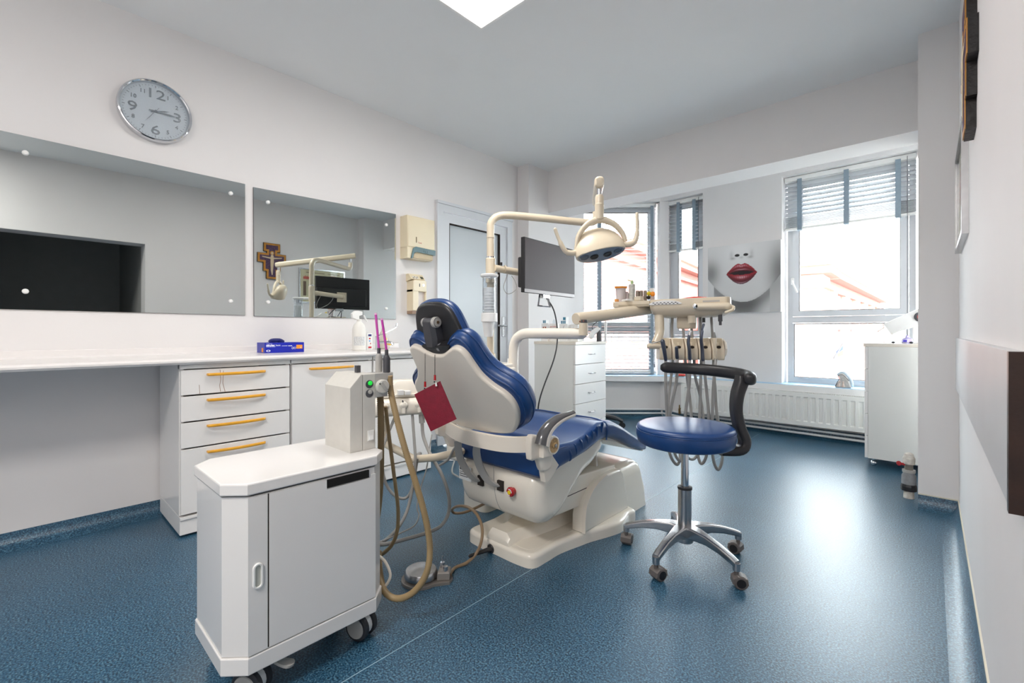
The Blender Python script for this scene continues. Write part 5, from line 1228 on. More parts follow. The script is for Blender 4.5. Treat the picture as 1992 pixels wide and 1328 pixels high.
# operating lamp: arm, joint, yoke, head
ol = thing('operating_lamp', 'cream operating lamp with arched yoke hanging on a jointed arm', 'lamp', (-1.16, 1.876, 1.35))
pth = cr([(-1.92, 1.90, 1.44), (-1.92, 1.90, 1.60), (-1.918, 1.903, 1.645), (-1.90, 1.932, 1.683), (-1.86, 1.997, 1.698), (-1.75, 2.175, 1.695), (-1.62, 2.386, 1.688), (-1.572, 2.463, 1.692), (-1.56, 2.483, 1.72), (-1.56, 2.483, 1.76)], 6)
part('pole_pipe', MB().tube(pth, .0225, 16), M_TAN, ol)
part('pipe_ring', MB().lathe([(.0225, 1.555), (.0248, 1.556), (.0248, 1.562), (.0225, 1.563)], 20, Matrix.Translation((-1.92, 1.90, 0))), M_TAN, ol)
part('arm_pin', MB().cyl((-1.56, 2.483, 1.755), (-1.56, 2.483, 1.81), .012), M_CHROME, ol)
part('arm_pin', MB().cyl((-1.163, 1.88, 1.645), (-1.163, 1.88, 1.70), .0115), M_CHROME, ol)
aA, aB = Vector((-1.59, 2.53, 1.838)), Vector((-1.145, 1.853, 1.705))
dv_ = (aB-aA).normalized(); sd_ = Vector((dv_.y, -dv_.x, 0)).normalized(); up_ = sd_.cross(dv_)
if up_.z < 0: up_ = -up_
rings = []
for t, k in ((0, .8), (.01, 1), (.5, 1), (.96, 1), (.99, .9), (1., .6)):
    c_ = aA.lerp(aB, t)
    rings.append([tuple(c_+sd_*(p[0]*k)+up_*(p[1]*k)) for p in rr(.046, .058, .018, 4)])
part('spring_arm', MB().loft(rings), M_TAN, ol, angle=45)
lc = Vector((-1.1609, 1.8777, 1.6002))
part('lamp_joint', MB().lathe([(0, .03), (.0165, .03), (.0205, .02), (.0205, -.012), (.0225, -.014), (.0225, -.022), (.0215, -.024), (.0215, -.085), (.012, -.092), (0, -.092)], 22, Matrix.Translation((lc.x, lc.y, lc.z+.02))), M_TAN, ol)
yk = cr([(-1.2421, 1.8031, 1.3993), (-1.233, 1.8114, 1.4581), (-1.2024, 1.8396, 1.512), (-1.1591, 1.8794, 1.534), (-1.1122, 1.9225, 1.5144), (-1.0816, 1.9507, 1.4728), (-1.069, 1.9623, 1.4287)], 6)
cv = Vector((-.5, .85, .1)).normalized()
rings = []
for i, p in enumerate(yk):
    tg = (yk[min(i+1, len(yk)-1)]-yk[max(i-1, 0)]).normalized(); nn = tg.cross(cv).normalized(); t = abs(i/(len(yk)-1)-.5)*2
    w1 = .017*(1-.45*t); 
    rings.append([tuple(p+cv*(.014*math.cos(a))+nn*(w1*math.sin(a))) for a in [2*math.pi*k/12 for k in range(12)]])
part('yoke', MB().loft(rings), M_TAN, ol, angle=60)
part('left_handle', MB().tube(cr([(-1.2321, 1.8014, 1.3759), (-1.2579, 1.7709, 1.3726), (-1.2729, 1.7503, 1.3863), (-1.2926, 1.7322, 1.4373), (-1.3051, 1.7207, 1.4834)], 6), [.0135]*9+[.0115]*8+[.0085]*8, 12, rnd=True), M_TAN, ol)
part('right_handle', MB().tube(cr([(-1.0776, 1.9435, 1.4125), (-1.0464, 1.9654, 1.414), (-1.0261, 1.9773, 1.43), (-1.0189, 1.9838, 1.4859), (-1.0207, 1.9822, 1.5563)], 6), [.0135]*9+[.0115]*8+[.0085]*8, 12, rnd=True), M_TAN, ol)
hcn = Vector((-1.1459, 1.8671, 1.3717))
u_ = (Vector((-1.0654, 1.9411, 1.3911))-Vector((-1.23, 1.7898, 1.345))).normalized()
fn = Vector((.02, -.42, -.90)); fn = (fn-u_*fn.dot(u_)).normalized()
MH = fr(tuple(hcn), tuple(u_), z=tuple(fn))     # z out of the lamp face
def moon(w, d0, d1, n=16):
    o = [(w*math.cos(a), d1*math.sin(a)) for a in [math.pi*i/n for i in range(n+1)]]
    return o+[(w*math.cos(a), -d0*math.sin(a)) for a in [math.pi*i/n for i in range(n-1, 0, -1)]]
# which side of the face looks up (away from the camera)?
vy = MH.to_3x3() @ Vector((0, 1, 0)); sg = 1 if vy.y > 0 else -1
rings = []
for z, k, sh in ((.004, .97, 0), (0, 1, 0), (-.025, 1.02, .002), (-.06, .97, .006), (-.095, .84, .012), (-.12, .66, .016), (-.137, .42, .018), (-.143, .15, .018)):
    rings.append([(p[0]*k, sg*(p[1]*k+sh), z) for p in moon(.119, .05, .075)])
part('lamp_head', MB().loft(rings, M=MH), M_TAN, ol, angle=60)
part('lamp_face', MB().loft([[(p[0], sg*p[1], z) for p in moon(.111, .043, .068)] for z in (.002, .0055)], M=MH), mat('blue_grey_lens_plate', (120, 132, 148), .2, coat=.5), ol)
for x, y in ((-.08, .0), (-.032, .012), (.032, .012), (.08, .0)):
    big = abs(x) < .05
    part('led_lens', MB().lathe([(.0, .005), (.0205, .005), (.0205, .009), (.0175, .010), (.016, .007), (0, .007)], 20, MH @ Matrix.Translation((x, sg*y, 0))), M_BLACKP if big else (bpy.data.materials.get('pale_lens') or mat('pale_lens', (92, 104, 118), .15)), ol)

# monitor
mo = thing('monitor', 'wide flat monitor on an arm from the light pole, screen off', 'monitor', (-1.77, 2.29, 1.235))
MM = fr((-1.748, 2.007, 1.232), (-.037, .565, 0), z=(0, 0, 1))     # x along screen, y = into the back
mw, mh = .567, .325
part('case', MB().rbox(0, mw, .0, .026, 0, mh, .003, MM), M_MATTEB, mo)
part('screen', MB().box(.006, mw-.006, -.0012, .001, .022, mh-.006, MM), M_SCREEN, mo)
part('chin', MB().box(.002, mw-.002, -.0016, .001, .001, .021, MM), mat('brushed_grey_chin', (132, 126, 126), .35, .3), mo)
part('rear_bulge', MB().rbox(.0, .52, .026, .05, .03, .21, .008, MM), M_MATTEB, mo)
part('mount_plate', MB().rbox(.20, .30, .05, .056, .07, .17, .004, MM), M_TAN, mo)
part('desk_stand', MB().strip([tuple(MM @ Vector(p)) for p in ((.20, .03, .012), (.125, -.01, -.075), (.135, -.03, -.078))], .014, .006, (0, 1, .3)).strip([tuple(MM @ Vector(p)) for p in ((.27, .03, .012), (.235, -.02, -.07), (.225, -.03, -.078))], .014, .006, (0, 1, .3)).tube([tuple(MM @ Vector((.135, -.03, -.078))), tuple(MM @ Vector((.228, -.03, -.078)))], .004, 6).box(.20, .275, .005, .035, -.022, .005, MM), M_STEEL, mo)
part('monitor_arm', MB().tube([(-1.90, 1.91, 1.376), tuple(MM @ Vector((.24, .075, .125)))], .0215, 14).ball(tuple(MM @ Vector((.25, .07, .125))), .026).lathe([(.023, 0), (.0245, .001), (.0245, .006), (.023, .007)], 16, fr((-1.872, 1.968, 1.373), (.9, -.4, 0), z=(.43, .9, 0))), M_TAN, mo)
part('arm_cap', MB().cyl((-1.88, 1.95, 1.395), (-1.88, 1.95, 1.412), .007), M_BLACKP, mo)
part('white_cable', MB().tube(cr([(-1.8774, 2.0095, 1.3573), (-1.8773, 1.9689, 1.2735), (-1.866, 1.9793, 1.2305), (-1.8569, 2.0148, 1.2322), (-1.8743, 2.0803, 1.2689), (-1.9172, 2.1088, 1.322), (-1.9315, 2.0957, 1.351)], 6), .0022, 6), M_TUBE, mo)
part('power_cable', MB().tube(cr([tuple(MM @ Vector((.26, .03, -.01))), (-1.7456, 2.2802, 1.1454), (-1.7168, 2.2795, 1.0481), (-1.7024, 2.2656, 0.9363), (-1.6944, 2.2186, 0.8272), (-1.7088, 2.151, 0.6904), (-1.7212, 2.1124, 0.5851), (-1.7302, 2.1041, 0.4775), (-1.7416, 2.0937, 0.3392)], 6), .0045, 8), M_BLACKP, mo)

# ================================================================ delivery unit over the patient's lap
du = thing('instrument_table', 'beige instrument table with holder rack on a sloping arm over the chair', 'instrument table', (-0.9777, 2.4293, 0.8754))
PE = Vector((-1.335, 1.987, .99))
part('arm_post', MB().cyl((-1.3077, 1.9628, 0.9816), (-1.3077, 1.9628, 1.0448), .0245, .022), M_TAN, du)
part('post_neck', MB().cyl((-1.3058, 1.9646, 1.029), (-1.3058, 1.9646, 1.0606), .018), M_DGREY, du)
A0, A1 = Vector((-1.3483, 1.9527, 1.0664)), Vector((-1.1611, 2.546, 1.1413))
dd = (A1-A0).normalized(); sd_ = Vector((dd.y, -dd.x, 0)).normalized(); up_ = sd_.cross(dd); up_ = up_ if up_.z > 0 else -up_
rings = []
for t, k in ((0, .86), (.015, 1), (.5, .98), (1, .9)):
    c_ = A0.lerp(A1, t); rings.append([tuple(c_+sd_*(p[0]*k)+up_*(p[1]*k)) for p in rr(.075, .062, .028, 5)])
part('table_arm', MB().loft(rings), M_TAN, du, angle=50)
for px in (1128, 1134): pass
part('arm_screw', MB().cyl((-1.2901, 1.9043, 1.0514), (-1.2873, 1.9001, 1.0513), .004).cyl((-1.2825, 1.9249, 1.0542), (-1.2797, 1.9207, 1.0541), .004), mat('copper_screw', (150, 100, 84), .4, .5), du)
T0, T1 = Vector((-1.13, 2.3301, 1.1737)), Vector((-0.7438, 2.4406, 1.1793))
MT = fr(tuple(T0), tuple(T1-T0), z=(0, 0, 1))      # x along the front edge, y away from the camera, top at z = 0
TL = (T1-T0).length
top = rr(TL, .30, .03, 4, TL/2, .15)
hd = part('table_head', MB().loft([[(TL/2+(p[0]-TL/2)*k, .15+(p[1]-.15)*k+o_, z) for p in top] for k, o_, z in ((.60, .02, -.098), (.80, .012, -.092), (.93, .004, -.078), (.985, 0, -.055), (1, 0, -.038), (1, 0, -.003), (.985, 0, 0), (.94, 0, 0), (.93, 0, -.008), (.2, 0, -.008))], M=MT), M_TAN, du, angle=45)
el = [(.085+.085*math.cos(a), -.022+.012*math.sin(a)-.004*math.cos(2*a)) for a in [2*math.pi*i/28 for i in range(28)]]
kpd = part('keypad', MB().slab(el, 0, .004, 0, .002, 2, MT @ fr((0.0, -.0005, 0), (1, 0, 0), (0, 0, 1))), mat('pale_keypad', (226, 226, 224), .35), du)
for i in range(7):
    for j in range(2):
        if i+j*.5 < 6.6: part('key', MB().ball((.025+.019*i+.009*j, -.019-.0065*j, .004), (.0055, .0024, .001), 8, MT @ fr((0.0, -.0005, 0), (1, 0, 0), (0, 0, 1))), M_DGREY, kpd)
part('front_roll', MB().tube([tuple(MT @ Vector((TL-.155, -.004, -.047))), tuple(MT @ Vector((TL-.012, -.004, -.05)))], .019, 14, rnd=True), M_TAN, du)
part('chrome_knob', MB().lathe([(0, 0), (.0115, 0), (.0115, .012), (0, .014)], 20, MT @ fr((TL-.165, -.016, -.045), (1, 0, 0), (0, 0, 1))), M_CHROME, du)
part('name_plate', MB().box(TL-.13, TL-.05, -.0015, .001, -.025, -.016, MT), mat('silver_plate', (176, 172, 166), .4), du)
part('end_handle', MB().tube(cr([tuple(MT @ Vector(p)) for p in ((TL-.005, .01, -.05), (TL+.012, -.005, -.055), (TL+.008, -.02, -.07), (TL-.02, -.025, -.082))], 5), .008, 8, rnd=True), M_TAN, du)
st_ = part('side_tray', MB().slab([(-.20, -.0), (.0, .0), (.0, .2), (-.20, .2)], -.035, -.002, .006, .003, 3, MT @ Matrix.Translation((0, .02, 0))), M_TAN, du)
part('tray_ribs', MB().box(-.17, -.0, -.0005, .0, -.034, -.02, MT @ Matrix.Translation((0, .02, 0))), mat('rib_taupe', (176, 164, 142), .5), du)
part('under_box', MB().rbox(.13, .23, .1, .2, -.16, -.09, .01, MT), M_TAN, du)
rk_d = 2.43
part('rack_post', MB().tube(cr([(-1.0975, 2.3871, 1.1271), (-1.091, 2.3795, 1.0422), (-1.0866, 2.3699, 0.986), (-1.0922, 2.3376, 0.9361)], 5), .0245, 12).tube([(-1.1122, 2.3056, 0.9225), (-1.0592, 2.3543, 0.9225)], .016, 10, rnd=True), M_TAN, du)
R0, R1 = Vector((-1.0712, 2.3298, 0.9669)), Vector((-0.7961, 2.5284, 0.9675))
MR = fr(tuple(R0), tuple(R1-R0), z=(0, 0, 1)); RL = (R1-R0).length; nw = RL/5
fol0 = None
for k in range(5):
    x0 = nw*k
    prof = [(.004, -.118), (-.004, -.105), (-.004, -.06), (.004, -.045), (.020, -.02), (.034, -.002), (.05, 0), (.092, 0), (.092, -.118)]
    h_ = part('holder', MB().slab(prof, x0+.0022, x0+nw-.0022, .006, .006, 3, MR @ MK2), M_TAN, du, angle=35)
    # near-flat cradle patch, darker beige painted as a scoop's shade, with dark slot
    sc = [(nw/2+a*nw, y-.0022, z) for a, y, z in ((-.34, .030, -.006), (.34, .030, -.006), (.36, .018, -.024), (.22, .003, -.047), (.10, -.004, -.06), (-.10, -.004, -.06), (-.22, .003, -.047), (-.36, .018, -.024))]
    part('cradle', MB().add([(x0+p[0], p[1], p[2]) for p in sc]+[(x0+nw/2, .014, -.030)], [(i, (i+1) % 8, 8) for i in range(8)], MR), bpy.data.materials.get('cradle_shade_beige') or mat('cradle_shade_beige', (196, 180, 154), .4), h_)
    part('slot', MB().ball((x0+nw/2, .0, -.05), (.013, .006, .009), 10, MR), M_GAP, h_)
part('rack_end', MB().lathe([(0, 0), (.05, 0), (.052, .006), (.046, .012), (0, .012)], 8, MR @ fr((RL, .047, -.057), (0, 1, 0), z=(1, 0, 0))), M_CREAM, du)
part('rack_bracket', MB().tube(cr([tuple(MR @ Vector(p)) for p in ((-.005, .02, -.03), (-.03, .01, -.035), (-.05, .0, -.05), (-.06, -.02, -.055))], 5), .0025, 6), M_STEEL, du)
part('valve_fitting', MB().cyl(tuple(MT @ Vector((TL-.05, .05, -.09))), tuple(MT @ Vector((TL-.05, .05, -.125))), .011).cyl(tuple(MT @ Vector((TL-.05, .05, -.125))), tuple(MT @ Vector((TL-.05, .05, -.145))), .007), M_DGREY, du)
part('tube_coupling', MB().cyl(tuple(MT @ Vector((TL-.19, .05, -.09))), tuple(MT @ Vector((TL-.19, .05, -.13))), .02), M_TAN, du)
part('black_coupling', MB().cyl((-0.9019, 2.5126, 1.0751), (-0.9019, 2.5126, 1.05), .008), M_BLACKP, du)

# handpieces with their hoses
def hand_piece(label, body, rad, m, tip, tipr, tipm, hose):
    h = thing('handpiece', label, 'handpiece', body[-1])
    part('handpiece_body', MB().tube(cr(body, 6), [rad[0]+(rad[1]-rad[0])*i/(6*(len(body)-1)) for i in range(6*(len(body)-1)+1)], 12, rnd=True), m, h)
    if tip: part('handpiece_tip', MB().tube(cr(tip, 5), tipr, 10, rnd=True), tipm, h)
    part('hose', MB().tube(cr(hose, 7), .0078, 10), M_TUBE, h, label='grey silicone hose')
M_HPB = mat('blue_grey_steel', (92, 98, 112), .28, .8)
hand_piece('dark syringe with a thin bent steel tip, leftmost in the rack', [(-1.0223, 2.2661, 0.9493), (-1.0164, 2.2715, 0.9067), (-1.0148, 2.2865, 0.8554)], (.012, .009), M_HPB, [(-1.0203, 2.2679, 0.9493), (-1.0297, 2.2457, 0.9495), (-1.059, 2.2187, 0.9389)], .002, M_STEEL,
           [(-1.0191, 2.2962, 0.8602), (-1.0105, 2.2769, 0.7333), (-1.0151, 2.2998, 0.5832), (-1.0197, 2.3228, 0.4169), (-1.0057, 2.3357, 0.3356), (-0.9899, 2.3773, 0.2945), (-0.996, 2.426, 0.3468), (-1.0372, 2.4425, 0.4774), (-1.0685, 2.4409, 0.5586), (-1.0644, 2.4583, 0.7141), (-1.0538, 2.468, 0.8428), (-1.0664, 2.4836, 1.0144), (-1.0622, 2.4875, 1.1181)])
hand_piece('short dark coupling in the second holder of the rack', [(-0.9693, 2.3148, 0.9173), (-0.9714, 2.3264, 0.8661)], (.0085, .009), M_HPB, None, 0, None,
           [(-0.9735, 2.338, 0.8709), (-0.9693, 2.3148, 0.7467), (-0.9973, 2.3162, 0.6101), (-1.0137, 2.3283, 0.4983), (-1.002, 2.3662, 0.3574), (-0.9799, 2.4002, 0.3081), (-0.9674, 2.4524, 0.3468), (-0.9608, 2.4856, 0.4816), (-0.9647, 2.4956, 0.578), (-0.981, 2.4942, 0.7175), (-0.9914, 2.4846, 0.8446), (-1.0057, 2.4987, 0.9858), (-1.0119, 2.4929, 1.1167)])
hand_piece('polished straight handpiece with angled head in the middle holder', [(-0.9202, 2.3599, 0.9813), (-0.9241, 2.3563, 0.9467), (-0.9202, 2.3599, 0.9067), (-0.9221, 2.3717, 0.8607)], (.0075, .0095), M_HPB, [(-0.9163, 2.3635, 1.0027), (-0.9202, 2.3599, 0.9787)], .0075, M_STEEL,
           [(-0.926, 2.3817, 0.8655), (-0.9202, 2.3599, 0.7333), (-0.9419, 2.3672, 0.5832), (-0.9578, 2.3797, 0.4441), (-0.9557, 2.4088, 0.3437), (-0.9331, 2.4567, 0.319), (-0.9183, 2.4975, 0.3746), (-0.9076, 2.5209, 0.5116), (-0.9237, 2.5197, 0.6497), (-0.9423, 2.5027, 0.7478), (-0.9484, 2.497, 0.8459), (-0.9644, 2.5095, 0.9859), (-0.9686, 2.5056, 1.1158)])
hand_piece('tall dark handpiece with bent head, fourth in the rack', [(-0.8675, 2.3948, 1.0027), (-0.8714, 2.3913, 0.9602), (-0.8711, 2.405, 0.9067), (-0.8692, 2.4068, 0.856)], (.0075, .0095), M_HPB, [(-0.8653, 2.4105, 1.0373), (-0.8692, 2.4068, 1.0213), (-0.8694, 2.3931, 0.9973)], .0065, M_HPB,
           [(-0.8709, 2.4189, 0.8607), (-0.8538, 2.4074, 0.7345), (-0.8512, 2.437, 0.5849), (-0.86, 2.4697, 0.4441), (-0.8792, 2.4791, 0.3301), (-0.903, 2.4708, 0.2971), (-0.9227, 2.4799, 0.3633), (-0.9203, 2.4957, 0.4858), (-0.92, 2.5096, 0.6232), (-0.9179, 2.5115, 0.7349), (-0.9159, 2.5134, 0.8465), (-0.9253, 2.5318, 1.0141), (-0.9274, 2.5299, 1.1154)])
hand_piece('beige scaler handpiece with grey cone tip, rightmost in the rack', [(-0.8171, 2.4276, 0.9683), (-0.8151, 2.4294, 0.9207), (-0.8147, 2.4434, 0.8619)], (.0095, .006), M_TAN, [(-0.8171, 2.4276, 0.9947), (-0.8171, 2.4276, 0.9683)], [.004, .0052, .0064, .0076, .0088, .0096], mat('grey_cone', (120, 122, 120), .4),
           [(-0.8181, 2.4538, 0.864), (-0.8209, 2.424, 0.7224), (-0.8319, 2.4411, 0.5867), (-0.85, 2.4788, 0.4441), (-0.849, 2.5069, 0.3164), (-0.8343, 2.534, 0.2641), (-0.8215, 2.5593, 0.319), (-0.8276, 2.5537, 0.4348), (-0.8473, 2.5492, 0.5709), (-0.8534, 2.5436, 0.7093), (-0.863, 2.5483, 0.8471), (-0.8707, 2.5549, 0.986), (-0.8768, 2.5493, 1.1144)])

# things on the instrument table
def on_tray(px, d): return None
def zt_(): return T0.z
TZ0 = T0.z-.001
def trp(x, y, z=0): v = MT @ Vector((x, y+.02, 0)); return (v.x, v.y, TZ0-.001+z)
def can(name, label, cat, x, y, prof, m, n=18):
    o = solo(name, MB().lathe(prof, n, Matrix.Translation(trp(x, y))), m, label, cat); return o
c0 = thing('plastic_cup', 'tall frosted cup with an orange rim at the left of the table', 'cup', trp(-.175, .08))
part('cup_body', MB().lathe([(0, 0), (.026, 0), (.03, .082), (0, .082)], 20, Matrix.Translation(trp(-.175, .08))), mat('frosted_plastic', (214, 206, 206), .4), c0)
part('orange_rim', MB().lathe([(.03, .08), (.034, .08), (.036, .09), (0, .09)], 20, Matrix.Translation(trp(-.175, .08))), M_ORANGE, c0)
can('tape_roll', 'small orange roll at the outer corner of the table', 'roll', -.185, .02, [(0, 0), (.012, 0), (.012, .014), (0, .014)], mat('amber_roll', (230, 160, 90), .4), 14)
bl_ = thing('blister_pack', 'flat white pack with a navy oval on the table edge', 'pack', trp(-.145, .02))
part('pack', MB().rbox(-.04, .04, -.014, .014, 0, .012, .004, Matrix.Translation(trp(-.13, .018)) @ Matrix.Rotation(-.7, 4, 'Z')), M_WHITE, bl_)
part('navy_oval', MB().ball((0, -.002, .0118), (.024, .010, .0022), 12, Matrix.Translation(trp(-.13, .018)) @ Matrix.Rotation(-.7, 4, 'Z')), M_INKB, bl_)
bt = thing('spray_vial', 'slim grey vial with green dropper, tallest on the table', 'bottle', trp(-.115, .1))
part('vial', MB().lathe([(0, 0), (.019, 0), (.019, .10), (.015, .104), (0, .104)], 18, Matrix.Translation(trp(-.115, .1))), mat('speckled_white', (206, 206, 200), .4, noise=(70, .2)), bt)
part('green_dropper', MB().lathe([(.008, .104), (.008, .12), (.004, .126), (0, .126)], 12, Matrix.Translation(trp(-.115, .1))).tube([trp(-.115, .1, .12), trp(-.14, .1, .13)], .003, 6), mat('pale_green', (176, 206, 150), .4), bt)
can('small_jar', 'squat pinkish jar beside the tall vial', 'jar', -.142, .09, [(0, 0), (.01, 0), (.01, .05), (.006, .06), (0, .06)], mat('pinkish_plastic', (206, 194, 194), .4))
for i, (x, y) in enumerate(((-.078, .07), (-.058, .075), (-.036, .08))):
    can('metal_canister', ('left', 'middle', 'right')[i]+' one of three small brown grey canisters on the table', 'canister', x, y, [(0, 0), (.0105, 0), (.0105, .058), (.008, .062), (0, .062)], mat('brown_grey_tin', (150, 138, 128), .3, .4) if i == 0 else bpy.data.materials['brown_grey_tin']).__setitem__('group', 'small canisters on the instrument table')
wb = thing('small_block', 'ivory block box lying in front of the canisters', 'box', trp(-.06, .03))
part('block', MB().rbox(-.03, .03, -.012, .012, .006, .026, .002, Matrix.Translation(trp(-.062, .028)) @ Matrix.Rotation(-.5, 4, 'Z')), mat('ivory_block', (232, 222, 202), .4), wb)
part('base_slab', MB().rbox(-.034, .034, -.014, .014, 0, .006, .002, Matrix.Translation(trp(-.062, .028)) @ Matrix.Rotation(-.5, 4, 'Z')), M_TAN, wb)
fd = thing('flower_bottle', 'amber bottle with orange flower topper and white cap', 'bottle', trp(-.005, .06))
part('bottle', MB().lathe([(0, 0), (.012, 0), (.012, .025), (0, .025)], 14, Matrix.Translation(trp(.008, .05))), mat('taupe_bottle', (186, 170, 164), .4), fd)
part('orange_petals', MB().ball((.006, 0, .038), (.014, .012, .014), 10, Matrix.Translation(trp(.004, .05))), M_ORANGE, fd)
part('yellow_petals', MB().ball((-.012, 0, .042), (.012, .01, .013), 10, Matrix.Translation(trp(.0, .05))), M_YEL, fd)
part('dark_stem', MB().ball((-.012, -.004, .02), (.014, .01, .01), 10, Matrix.Translation(trp(.0, .05))), M_GAP, fd)
part('white_cap', MB().rbox(-.012, .012, -.008, .008, .05, .072, .003, Matrix.Translation(trp(.004, .06))), M_WHITE, fd)
rc_ = []
random.seed(3)
mb = MB(); nx, ny = 22, 10; vv = []
for j in range(ny+1):
    for i in range(nx+1):
        x = .10+.22*i/nx; y = .06+.15*j/ny
        e = math.sin(math.pi*i/nx)**.6*math.sin(math.pi*j/ny)**.6 if 0 < i < nx and 0 < j < ny else 0
        vv.append(tuple(MT @ Vector((x, y, -.0065+.026*e*(.6+.4*i/nx)+random.uniform(-.002, .002)*e))))
mb.add(vv, [(j*(nx+1)+i, j*(nx+1)+i+1, (j+1)*(nx+1)+i+1, (j+1)*(nx+1)+i) for j in range(ny) for i in range(nx)])
solo('red_cloth', mb, mat('coral_red_cloth', (222, 76, 72), .9, noise=(120, .25), bump=(300, .8)), 'crumpled coral red cloth lying on the instrument table', 'cloth')

# ================================================================ assistant's instrument holder on the left side
ah = thing('assistant_holder', 'cream assistant instrument bar on a jointed arm left of the chair', 'instrument holder', (-1.9509, 1.3306, 0.5842))
B0, B1 = Vector((-2.0031, 1.174, 0.6287)), Vector((-1.9193, 1.4412, 0.624))
MA = fr(tuple(B0), tuple(B1-B0), z=(0, 0, 1)); BL_ = (B1-B0).length
part('holder_bar', MB().slab([tuple(v[:2]) for v in crc([(-.035, -.04), (.03, -.045), (.045, -.01), (.035, .035), (.0, .045), (-.035, .03), (-.045, 0)], 4)], 0, BL_, .012, .012, 3, MA @ MK2), M_CREAM, ah)
part('upper_tray', MB().rbox(.03, BL_-.05, -.02, .06, .045, .062, .006, MA), M_CREAM, ah)
part('rear_housing', MB().loft([[tuple(MA @ Vector((BL_-.12+p[0], .04+p[1], z))) for p in rr(w, d, .02, 3)] for w, d, z in ((.17, .1, .06), (.16, .09, .1), (.11, .07, .125), (.08, .05, .13))]), M_CREAM, ah, angle=45)
part('white_clips', MB().rbox(BL_-.17, BL_-.14, -.05, -.02, .06, .085, .003, MA).rbox(BL_-.135, BL_-.105, -.05, -.02, .06, .08, .003, MA), M_WHITE, ah)
for i, t in enumerate((.16, .5, .78)):
    x = BL_*t
    part('socket', MB().ball((x, -.045, .01), (.022, .014, .02), 12, MA).tube([tuple(MA @ Vector((x, -.045, .0))), tuple(MA @ Vector((x, -.05, -.03)))], [.012, .008], 10), M_CREAM, ah)
    if i < 2: part('socket_pin', MB().tube([tuple(MA @ Vector((x, -.048, .012))), tuple(MA @ Vector((x-.008, -.05, .035)))], .004, 6), M_DGREY, ah)
part('grey_coupling', MB().tube([(-1.9264, 1.4075, 0.5743), (-1.9245, 1.4093, 0.532)], .015, 10), M_LGREY, ah)
part('support_arm', MB().tube([(-2.0754, 1.2841, 0.4238), (-2.0065, 1.3067, 0.3997), (-1.9203, 1.3588, 0.3555)], .019, 14, rnd=True).tube([(-1.9203, 1.3588, 0.3555), (-1.7723, 1.3862, 0.3879), (-1.6095, 1.4, 0.4419)], .019, 14, rnd=True).tube([(-2.0754, 1.2841, 0.4238), (-2.0577, 1.2732, 0.5919)], .019, 12), M_TAN, ah)
hz = [([(-1.9279, 1.3518, 0.5842), (-1.8869, 1.3352, 0.451), (-1.8665, 1.3268, 0.3546), (-1.8758, 1.3182, 0.2407), (-1.9, 1.2959, 0.1825), (-1.92, 1.2504, 0.1973), (-1.9338, 1.2105, 0.2542), (-1.9325, 1.1845, 0.3349), (-1.9521, 1.1937, 0.4158), (-1.9708, 1.2308, 0.4811), (-1.9757, 1.2807, 0.5698)], .0072),
      ([(-1.9245, 1.4093, 0.532), (-1.9023, 1.4025, 0.4626), (-1.8429, 1.4028, 0.3817), (-1.7733, 1.4124, 0.304), (-1.716, 1.4108, 0.2169), (-1.7142, 1.4125, 0.1299), (-1.7258, 1.3746, 0.0713), (-1.7277, 1.2914, 0.0634), (-1.7388, 1.186, 0.0665), (-1.7453, 1.0849, 0.076), (-1.7522, 1.0515, 0.0853)], .0085),
      ([(-1.8756, 1.3455, 0.3616), (-1.9107, 1.3676, 0.3737), (-1.9303, 1.4039, 0.3734), (-1.8922, 1.3574, 0.3637), (-1.8739, 1.3199, 0.2533), (-1.8606, 1.2778, 0.1424), (-1.8075, 1.1908, 0.0983), (-1.7806, 1.1069, 0.0756), (-1.77, 1.0622, 0.0805)], .0078),
      ([(-1.9359, 1.4803, 0.4576), (-1.9073, 1.4387, 0.376), (-1.8744, 1.401, 0.3113), (-1.8561, 1.3499, 0.2246), (-1.8276, 1.3081, 0.1548), (-1.8038, 1.3029, 0.1206), (-1.77, 1.2525, 0.0969), (-1.7645, 1.176, 0.0899), (-1.7624, 1.0828, 0.0848)], .0035),
      ([(-1.5861, 1.3672, 0.4759), (-1.6171, 1.3659, 0.4614), (-1.6692, 1.3723, 0.4003), (-1.7313, 1.3696, 0.3595)], .006)]
for pth_, r in hz: part('grey_hose', MB().tube(cr(pth_, 7), r, 10), M_TUBE, ah)

# foot pedal with its cable
fc = Vector((-1.5111, 1.1015, 0.02))
fp = thing('foot_pedal', 'round metal foot pedal with brown cable on the floor by the cart', 'pedal', (fc.x, fc.y, 0))
dir_ = Vector(((-1.4485, 1.159, 0.02)[0]-fc.x, (-1.4485, 1.159, 0.02)[1]-fc.y, 0)).normalized()
Mp = fr((fc.x, fc.y, 0), tuple(dir_), z=(0, 0, 1))
op_ = [(.078*math.cos(a), .078*math.sin(a)) for a in [math.radians(40+i*14) for i in range(21)]]+[(.12, -.035), (.128, 0), (.12, .035)]
part('base_plate', MB().slab(op_, 0, .012, 0, .004, 2, Mp), mat('worn_grey_metal', (146, 140, 134), .45, .5), fp)
part('pedal_disc', MB().lathe([(0, .012), (.06, .012), (.066, .02), (.066, .034), (.06, .044), (.03, .05), (0, .051)], 36, Mp), M_STEEL, fp)
part('connector_block', MB().slab([(.07, -.03), (.118, -.026), (.118, .026), (.07, .03)], .012, .045, .003, .008, 3, Mp), mat('grey_cast_metal', (158, 152, 146), .45, .4), fp)
